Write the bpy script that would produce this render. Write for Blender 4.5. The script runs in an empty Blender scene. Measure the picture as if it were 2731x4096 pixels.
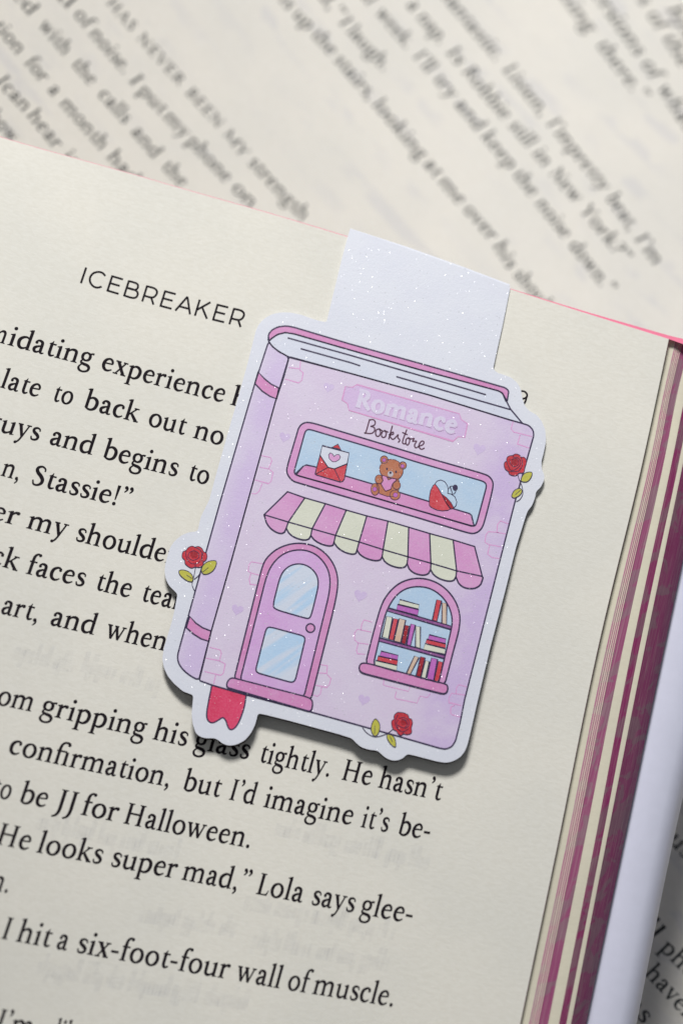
import bpy, bmesh, math, random
from mathutils import Vector, Matrix, geometry

random.seed(7)
SC = bpy.context.scene
COL = SC.collection
MM = 0.001
# ------------------------------------------------------------------ camera, world, lamps, exposure
TILT = math.radians(13.6)      # camera leans back from the page normal
LIFT = math.radians(6.0)      # the upper book is propped up at its head by this much
DIST = 252.0                   # mm from lens to the page
FOC, SENS_H = 50.0, 22.3
PW_ROT = Matrix.Rotation(LIFT, 4, 'X')
PW = Matrix.Translation((0, 0, 0.0525)) @ PW_ROT        # page frame (metres) -> world
CAM_P = Vector((0, -math.sin(TILT), math.cos(TILT))) * DIST
zax = CAM_P.normalized(); xax = Vector((1, 0, 0)); yax = zax.cross(xax)
cd = bpy.data.cameras.new('camera'); cam = bpy.data.objects.new('camera', cd); COL.objects.link(cam)
rot = Matrix((xax, yax, zax)).transposed().to_4x4()
cam.matrix_world = PW @ Matrix.Translation(CAM_P * MM) @ rot
cd.sensor_fit = 'VERTICAL'; cd.sensor_height = SENS_H; cd.sensor_width = SENS_H; cd.lens = FOC
cd.clip_start = 0.01; cd.clip_end = 20
cd.dof.use_dof = True; cd.dof.focus_distance = 0.2515; cd.dof.aperture_fstop = 10.0
SC.camera = cam

w = bpy.data.worlds.new('World'); SC.world = w; w.use_nodes = True
w.node_tree.nodes['Background'].inputs[0].default_value = (0.86, 0.91, 1.0, 1)
w.node_tree.nodes['Background'].inputs[1].default_value = 0.13

def area(name, loc, target, size, power, colr):
    l = bpy.data.lights.new(name, 'AREA'); l.shape = 'RECTANGLE'; l.size = size[0]; l.size_y = size[1]
    l.energy = power; l.color = colr
    o = bpy.data.objects.new(name, l); COL.objects.link(o); o.location = loc
    o.rotation_euler = (Vector(target) - Vector(loc)).to_track_quat('-Z', 'Y').to_euler()
    return o
area('window_light', (-0.015, 0.30, 0.43), (0, 0, 0.06), (0.13, 0.10), 2.42, (1.0, 0.99, 0.975))
SC.view_settings.view_transform = 'Standard'; SC.view_settings.look = 'None'
SC.view_settings.exposure = 0.0; SC.view_settings.gamma = 1.0

# ------------------------------------------------------------------ geometry helpers
W_PX, H_PX = 2731.0, 4096.0
def ray(px, py):
    x = (px - W_PX / 2) / H_PX * SENS_H; y = (H_PX / 2 - py) / H_PX * SENS_H
    return (xax * x + yax * y - zax * FOC).normalized()
def hit(px, py, f):                     # point of the height field z=f(x,y), page frame, mm
    d = ray(px, py); z = 0.0
    for _ in range(12):
        t = (z - CAM_P.z) / d.z
        p = CAM_P + d * t
        z = f(p.x, p.y)
    return Vector((p.x, p.y, z))
def page_z(x, y):
    k = max(0.004, 0.0105 - 0.00011 * y)
    t = -14.0 - x
    if t <= 0: return 0.0
    if t < 26: return k * t * t
    z0 = k * 676; sl = 52 * k; q = t - 26
    return z0 + sl * (q - q * q / 90.0) if q < 45 else z0 + sl * 22.5
PWI = PW.inverted()
PWM = Matrix.Translation((0, 0, 52.5)) @ PW_ROT         # same in mm
PWMI = PWM.inverted()
CAM_W = PWM @ CAM_P
def under_z(x, y):                      # lower book, world mm
    s = x * 0.72 + y * 0.69 - 34
    t = -0.9 * x + 0.45 * (y - 20)
    return 16.0 - (0.0022 * s * s if s > 0 else 0.0) + (min(0.0045 * t * t, 0.42 * t) if t > 0 else 0.0)
def hit_w(px, py):
    d = PWM.to_3x3() @ ray(px, py); z = 16.0
    for _ in range(12):
        p = CAM_W + d * ((z - CAM_W.z) / d.z)
        z = under_z(p.x, p.y)
    return Vector((p.x, p.y, z))

def mesh_obj(name, verts, faces, mat, parent=None, smooth=False):
    me = bpy.data.meshes.new(name)
    me.from_pydata([(v[0] * MM, v[1] * MM, v[2] * MM) for v in verts], [], faces)
    me.update()
    if mat: me.materials.append(mat)
    if smooth: me.polygons.foreach_set('use_smooth', [True] * len(me.polygons))
    o = bpy.data.objects.new(name, me); COL.objects.link(o)
    if parent: o.parent = parent
    return o
def empty(name, m):
    o = bpy.data.objects.new(name, None); o.empty_display_size = 0.01; COL.objects.link(o)
    o.matrix_world = m
    return o
def tag(o, label, cat, group=None):
    o['label'] = label; o['category'] = cat
    if group: o['group'] = group

def cr(pts, closed=False, n=6):         # Catmull-Rom through points of any dimension
    P = [tuple(p) for p in pts]; m = len(P); out = []
    segs = m if closed else m - 1
    for i in range(segs):
        p1 = P[i]; p2 = P[(i + 1) % m]
        p0 = P[(i - 1) % m] if (closed or i > 0) else p1
        p3 = P[(i + 2) % m] if (closed or i + 2 < m) else p2
        for k in range(n):
            t = k / n; t2 = t * t; t3 = t2 * t
            out.append(tuple(0.5 * (2 * b + (c - a) * t + (2 * a - 5 * b + 4 * c - d) * t2 + (3 * b - a - 3 * c + d) * t3)
                             for a, b, c, d in zip(p0, p1, p2, p3)))
    if not closed: out.append(P[-1])
    return out
def ribbon(pts, closed=False):          # (x, y, halfwidth) list -> verts, quads
    V = []; F = []; n = len(pts)
    for i, (x, y, h) in enumerate(pts):
        a = pts[(i - 1) % n] if (closed or i) else pts[i]
        b = pts[(i + 1) % n] if (closed or i < n - 1) else pts[i]
        dx, dy = b[0] - a[0], b[1] - a[1]; L = math.hypot(dx, dy) or 1e-9
        nx, ny = -dy / L, dx / L
        k = 1.0
        if (closed or 0 < i < n - 1):
            ex, ey = x - a[0], y - a[1]; l2 = math.hypot(ex, ey)
            if l2 > 1e-9: k = 1 / max(0.55, abs((-ey * nx + ex * ny) / l2))
        V += [(x + nx * h * k, y + ny * h * k), (x - nx * h * k, y - ny * h * k)]
    for i in range(n if closed else n - 1):
        j = (i + 1) % n
        F.append((2 * i, 2 * i + 1, 2 * j + 1, 2 * j))
    return V, F
def disc(x, y, rx, ry=None, n=14):
    ry = ry or rx
    return [(x + rx * math.cos(2 * math.pi * i / n), y + ry * math.sin(2 * math.pi * i / n)) for i in range(n)]

class Shape2D:                           # verts/faces gathered in 2-D
    def __init__(s): s.v = []; s.f = []; s.z = []; s.k = 0
    def add(s, V, F):
        b = len(s.v); s.v += V; s.k += 1; s.z += [(s.k % 40) * 0.0007] * len(V); s.f += [tuple(i + b for i in q) for q in F]
    def poly(s, P):
        tri = geometry.tessellate_polygon([[Vector((p[0], p[1], 0)) for p in P]])
        s.add([(p[0], p[1]) for p in P], [tuple(t) for t in tri])

# ------------------------------------------------------------------ materials
def lin(c):
    f = lambda v: v / 12.92 if v <= 0.04045 else ((v + 0.055) / 1.055) ** 2.4
    return (f(c[0] / 255), f(c[1] / 255), f(c[2] / 255), 1)
class NT:
    def __init__(s, name):
        s.m = bpy.data.materials.new(name); s.m.use_nodes = True; s.t = s.m.node_tree
        s.b = s.t.nodes['Principled BSDF']; s.out = s.t.nodes['Material Output']
        s.co = s.n('ShaderNodeTexCoord').outputs['Object']
    def n(s, typ, **kw):
        nd = s.t.nodes.new(typ)
        for k, v in kw.items(): setattr(nd, k, v)
        return nd
    def link(s, a, b): s.t.links.new(a, b)
    def noise(s, scale, detail=3, rough=0.5, vec=None, dist=0.0):
        nd = s.n('ShaderNodeTexNoise'); nd.inputs['Scale'].default_value = scale
        nd.inputs['Detail'].default_value = detail; nd.inputs['Roughness'].default_value = rough
        nd.inputs['Distortion'].default_value = dist
        s.link(vec or s.co, nd.inputs['Vector']); return nd.outputs['Fac']
    def ramp(s, v, a, b, lo=0.0, hi=1.0):
        nd = s.n('ShaderNodeMapRange'); nd.clamp = True; nd.interpolation_type = 'SMOOTHSTEP'
        for i, x in enumerate((a, b, lo, hi)): nd.inputs[i + 1].default_value = x
        s.link(v, nd.inputs[0]); return nd.outputs[0]
    def mix(s, fac, a, b, mode='MIX'):
        nd = s.n('ShaderNodeMix', data_type='RGBA', blend_type=mode)
        for sock, x in ((nd.inputs[0], fac), (nd.inputs[6], a), (nd.inputs[7], b)):
            if isinstance(x, (tuple, float, int)): sock.default_value = x
            else: s.link(x, sock)
        return nd.outputs[2]
    def math(s, op, a, b=0.0):
        nd = s.n('ShaderNodeMath', operation=op)
        for sock, x in ((nd.inputs[0], a), (nd.inputs[1], b)):
            if isinstance(x, (int, float)): sock.default_value = x
            else: s.link(x, sock)
        return nd.outputs[0]
    def mapping(s, scale=(1, 1, 1), rotz=0.0, vec=None):
        nr = s.n('ShaderNodeMapping'); nr.inputs['Rotation'].default_value = (0, 0, rotz); s.link(vec or s.co, nr.inputs[0])
        nd = s.n('ShaderNodeMapping'); nd.inputs['Scale'].default_value = scale
        s.link(nr.outputs[0], nd.inputs[0]); return nd.outputs[0]
    def bump(s, h, strength, dist):
        nd = s.n('ShaderNodeBump'); nd.inputs['Strength'].default_value = strength
        nd.inputs['Distance'].default_value = dist; s.link(h, nd.inputs['Height']); return nd.outputs[0]
    def setc(s, c):
        if isinstance(c, tuple): s.b.inputs['Base Color'].default_value = c
        else: s.link(c, s.b.inputs['Base Color'])

def paper(name, col, colb, rotz=0.0, soft=False, ghost=0.0):
    m = NT(name)
    r = m.mapping((1, 1, 1), rotz)
    blotch = m.noise(60, 4)
    c = m.mix(m.ramp(blotch, 0.35, 0.65), lin(col), lin(colb))
    fib = m.noise(1300, 4, 0.6, m.mapping((1, 2.2, 1), rotz), 0.6)
    fine = m.noise(3400, 3, 0.7)
    c = m.mix(m.ramp(fib, 0.3, 0.7, 0.0, 0.10), c, lin((176, 166, 140)))
    # faint print of the other side showing through: word-sized smudges in rows
    sep = m.n('ShaderNodeSeparateXYZ'); m.link(r, sep.inputs[0])
    rows = m.math('SINE', m.math('MULTIPLY', sep.outputs[1], 2 * math.pi / 0.00485))
    words = m.noise(430, 2, 0.5, m.mapping((0.55, 0.9, 1), rotz))
    para = m.noise(70, 1, 0.5, r)
    g = m.math('MULTIPLY', m.math('MULTIPLY', m.ramp(rows, -0.15, 0.75), m.ramp(words, 0.44, 0.56)), m.ramp(para, 0.42, 0.62, 0.15, 1.0))
    c = m.mix(m.math('MULTIPLY', g, ghost), c, lin((120, 130, 178)))
    m.setc(c)
    m.b.inputs['Roughness'].default_value = 0.78; m.b.inputs['Specular IOR Level'].default_value = 0.25
    if not soft:
        h = m.math('ADD', fib, m.math('MULTIPLY', fine, 0.35))
        h = m.math('ADD', h, m.math('MULTIPLY', m.noise(420, 2), 0.25))
        m.link(m.bump(h, 0.42, 0.00005), m.b.inputs['Normal'])
    m.b.inputs['Subsurface Weight'].default_value = 0.0
    return m.m
TXT_ROT = math.radians(15.3)
M_PAGE = paper('page_paper', (238, 235, 225), (233, 231, 222), TXT_ROT)
M_PAGE2 = paper('lower_page_paper', (230, 226, 218), (225, 222, 215), math.radians(50), True, 0.12)
M_BLOCK = paper('page_block_paper', (236, 230, 208), (228, 222, 202), 0, True, 0.0)

def plain(name, col, rough=0.5, spec=0.4):
    m = NT(name)
    n = m.noise(700, 3)
    m.setc(m.mix(m.ramp(n, 0.3, 0.7, 0, 0.05), lin(col), lin(tuple(c * 0.72 for c in col))))
    m.b.inputs['Roughness'].default_value = rough; m.b.inputs['Specular IOR Level'].default_value = spec
    return m.m
def ink(name, col):
    m = NT(name)
    n = m.noise(2600, 2)
    m.setc(m.mix(m.ramp(n, 0.35, 0.75, 0, 0.35), lin(col), lin(tuple(min(255, c + 22) for c in col))))
    m.b.inputs['Roughness'].default_value = 0.8; m.b.inputs['Specular IOR Level'].default_value = 0.12
    return m.m
M_INK = ink('book_ink', (30, 24, 30)); M_INK2 = ink('lower_book_ink', (58, 60, 62))

def fore_edge(name, base, alt, rotz):
    m = NT(name)
    r = m.mapping((1, 1, 1), rotz)
    st = m.noise(1.0, 4, 0.7, m.mapping((7500, 55, 7500), rotz))          # leaf edges: fine lines along the book
    blob = m.noise(250, 2, 0.6, m.mapping((2.2, 1, 0.6), rotz + 0.6), 0.7)  # grey stencilled foliage
    c = m.mix(m.ramp(blob, 0.50, 0.58, 0, 0.55), lin(base), lin(alt))
    c = m.mix(m.ramp(st, 0.42, 0.72, 0.0, 0.34), c, lin((232, 210, 206)))
    m.setc(c)
    m.b.inputs['Roughness'].default_value = 0.65
    m.link(m.bump(st, 0.7, 0.0001), m.b.inputs['Normal'])
    return m.m
M_MAG = fore_edge('magenta_fore_edge', (172, 46, 120), (150, 126, 134), TXT_ROT)
M_MAGM = fore_edge('worn_fore_edge', (172, 84, 130), (150, 130, 136), TXT_ROT)
M_MAGP = fore_edge('pale_fore_edge', (200, 134, 164), (190, 172, 172), TXT_ROT)
M_PINK = plain('pink_top_edge', (240, 128, 158), 0.7)
M_COVER = plain('white_cover_card', (232, 234, 252), 0.4, 0.5)

def film(name, ca, cb, kind='wash', cc=None):
    """printed card under glitter film; every print colour is laid on the same sparkling laminate"""
    m = NT(name)
    n1 = m.noise(170, 3, 0.6); n2 = m.noise(900, 3, 0.7)
    f = m.math('ADD', m.math('MULTIPLY', m.ramp(n1, 0.38, 0.62), 0.75), m.math('MULTIPLY', m.ramp(n2, 0.3, 0.7), 0.25))
    c = m.mix(f, lin(ca), lin(cb))
    sep = m.n('ShaderNodeSeparateXYZ'); m.link(m.co, sep.inputs[0])
    if kind == 'right':         # pigment pools toward the right border of the cover drawing
        g = m.ramp(sep.outputs[0], 0.0095, 0.0135)
        g2 = m.ramp(n1, 0.35, 0.6, 0.35, 1.0)
        c = m.mix(m.math('MULTIPLY', g, g2), c, lin(cc))
    if kind == 'spine':         # and toward the hinge of the spine
        g = m.ramp(sep.outputs[0], -0.0162, -0.0137)
        c = m.mix(m.math('MULTIPLY', g, m.ramp(n1, 0.3, 0.6, 0.4, 0.95)), c, lin(cc))
    if kind == 'pane':          # pale diagonal reflections drawn on the glass
        v = m.mapping((1, 1, 1), math.radians(-50))
        s2 = m.n('ShaderNodeSeparateXYZ'); m.link(v, s2.inputs[0])
        s = m.noise(1.0, 2, 0.6, m.mapping((620, 70, 1), math.radians(38)))
        c = m.mix(m.ramp(s, 0.44, 0.58), c, lin(cc))
    grain = m.noise(5200, 2, 0.6)
    grain2 = m.noise(2300, 2, 0.6)
    c = m.mix(m.ramp(grain, 0.35, 0.7, 0.0, 0.16), c, lin(tuple(min(255, v * 0.5 + 122) for v in ca)))
    # glitter flakes
    vor = m.n('ShaderNodeTexVoronoi'); vor.inputs['Scale'].default_value = 3300; m.link(m.co, vor.inputs['Vector'])
    sc = m.n('ShaderNodeSeparateColor'); m.link(vor.outputs['Color'], sc.inputs[0])
    size = m.ramp(sc.outputs[0], 0.5, 1.0, 0.08, 0.17)
    flake = m.math('MULTIPLY', m.math('LESS_THAN', vor.outputs['Distance'], size), m.math('GREATER_THAN', sc.outputs[1], 0.3))
    geo = m.n('ShaderNodeNewGeometry')
    off = m.n('ShaderNodeVectorMath', operation='SUBTRACT'); m.link(vor.outputs['Color'], off.inputs[0]); off.inputs[1].default_value = (0.5, 0.5, 0.5)
    sc2 = m.n('ShaderNodeVectorMath', operation='SCALE'); m.link(off.outputs[0], sc2.inputs[0]); sc2.inputs[3].default_value = 0.75
    ad = m.n('ShaderNodeVectorMath', operation='ADD'); m.link(sc2.outputs[0], ad.inputs[0]); m.link(geo.outputs['Normal'], ad.inputs[1])
    nm = m.n('ShaderNodeVectorMath', operation='NORMALIZE'); m.link(ad.outputs[0], nm.inputs[0])
    m.setc(c)
    m.b.inputs['Roughness'].default_value = 0.42; m.b.inputs['Specular IOR Level'].default_value = 0.35
    m.link(m.bump(m.math('ADD', grain, grain2), 0.35, 0.00003), m.b.inputs['Normal'])
    gl = m.n('ShaderNodeBsdfAnisotropic'); gl.inputs['Color'].default_value = (0.97, 0.97, 1, 1)
    gl.inputs['Roughness'].default_value = 0.33
    m.link(nm.outputs[0], gl.inputs['Normal'])
    fd_ = m.n('ShaderNodeBsdfDiffuse'); fd_.inputs['Color'].default_value = (0.93, 0.93, 0.97, 1)
    a1 = m.n('ShaderNodeMixShader'); a1.inputs[0].default_value = 0.6; m.link(fd_.outputs[0], a1.inputs[1]); m.link(gl.outputs[0], a1.inputs[2])
    mx = m.n('ShaderNodeMixShader'); m.link(flake, mx.inputs[0]); m.link(m.b.outputs[0], mx.inputs[1]); m.link(a1.outputs[0], mx.inputs[2])
    m.link(mx.outputs[0], m.out.inputs['Surface'])
    return m.m
F = {
 'card': film('glitter_card', (225, 228, 238), (221, 224, 236)),
 'lilac': film('print_lilac_cover', (220, 208, 230), (217, 201, 227), 'right', (206, 184, 226)),
 'spine': film('print_lilac_spine', (219, 209, 232), (216, 203, 229), 'spine', (210, 190, 229)),
 'pages': film('print_page_white', (218, 222, 236), (212, 217, 233)),
 'pink': film('print_orchid_pink', (216, 152, 202), (213, 134, 190)),
 'pinkl': film('print_pale_orchid', (219, 164, 210), (214, 146, 202)),
 'door': film('print_door_mauve', (216, 178, 226), (212, 164, 220)),
 'sky': film('print_window_blue', (190, 212, 234), (178, 206, 234)),
 'pane': film('print_door_pane_blue', (182, 212, 242), (190, 216, 242), 'pane', (212, 220, 236)),
 'cream': film('print_cream', (222, 224, 208), (216, 219, 202)),
 'tan': film('print_tan', (218, 198, 182), (212, 178, 152)),
 'red': film('print_red', (206, 52, 66), (190, 34, 52)),
 'rose': film('print_rose_red', (206, 42, 58), (184, 26, 46)),
 'coral': film('print_coral_red', (214, 72, 88), (204, 50, 64)),
 'crimson': film('print_crimson', (164, 4, 30), (150, 0, 26)),
 'ribbon': film('print_ribbon_red', (226, 66, 110), (214, 50, 92)),
 'brown': film('print_bear_brown', (190, 118, 84), (180, 104, 70)),
 'leaf': film('print_leaf_olive', (196, 192, 72), (184, 180, 60)),
 'purple': film('print_book_purple', (196, 110, 196), (184, 92, 186)),
 'shelf': film('print_shelf_plum', (156, 90, 156), (140, 74, 142)),
 'grey': film('print_muzzle_grey', (196, 190, 196), (184, 178, 188)),
 'dark': film('print_outline_navy', (42, 26, 74), (34, 18, 64)),
 'plum': film('print_outline_plum', (88, 36, 72), (74, 28, 62)),
 'brick': film('print_brick_pink', (226, 158, 212), (222, 164, 216)),
 'heart': film('print_faint_heart', (208, 186, 226), (212, 194, 230)),
 'signfill': film('print_sign_mauve', (215, 190, 228), (212, 184, 226)),
 'signlow': film('print_sign_low', (214, 176, 220), (212, 182, 224)),
 'signline': film('print_sign_pink', (222, 152, 204), (218, 160, 210)),
 'white': film('print_letter_white', (221, 212, 235), (216, 206, 232)),
}
M_MAGNET = plain('dark_magnet_sheet', (44, 28, 22), 0.75, 0.15)

# ------------------------------------------------------------------ letters (em = 100, x-height 44)
def foot(x, y=0, w=4.3, e=6.5): return ('P', [(x-w-e, y), (x+w+e, y), (x+w+e, y+1.8), (x+w, y+5), (x-w, y+5), (x-w-e, y+1.8)])
def headser(x, y, w=4.3, e=6.5): return ('P', [(x-w-e, y), (x+w+e, y), (x+w+e, y-1.8), (x+w, y-5), (x-w, y-5), (x-w-e, y-1.8)])
def flag(x, y, w=4.2): return ('P', [(x-w-7, y-5.4), (x-w-6, y-3.4), (x+w-2, y+1.4), (x+w, y+1.4), (x+w, y-10), (x-w, y-10), (x-w, y-7)])
def st(x, a, b, w=4.2): return ('L', [(x, a, w), (x, b, w)])
def flick(x, y=0): return ('P', [(x-4.2, y+9), (x+4.2, y+7), (x+5.5, y+3.6), (x+11, y+2.6), (x+11, y+0.9), (x-4.2, y-1)])
def ser(a, b, y, h=1.4): return ('L', [(a, y, h), (b, y, h)])
ARCH = lambda a, b: ('S', [(a+3, 32, 1.4), (a+10, 39.3, 2.6), (b-8.5, 41, 3.6), (b-1.4, 36.5, 4.3), (b, 27, 4.2), (b, 3, 4.2)])
O_ = [(26, 42.4, 2.2), (38, 36, 3.9), (43, 22, 4.6), (38.5, 8, 4), (26, 1.4, 2.2), (13.5, 8, 3.9), (8.5, 22, 4.6), (13, 36, 4)]
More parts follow.
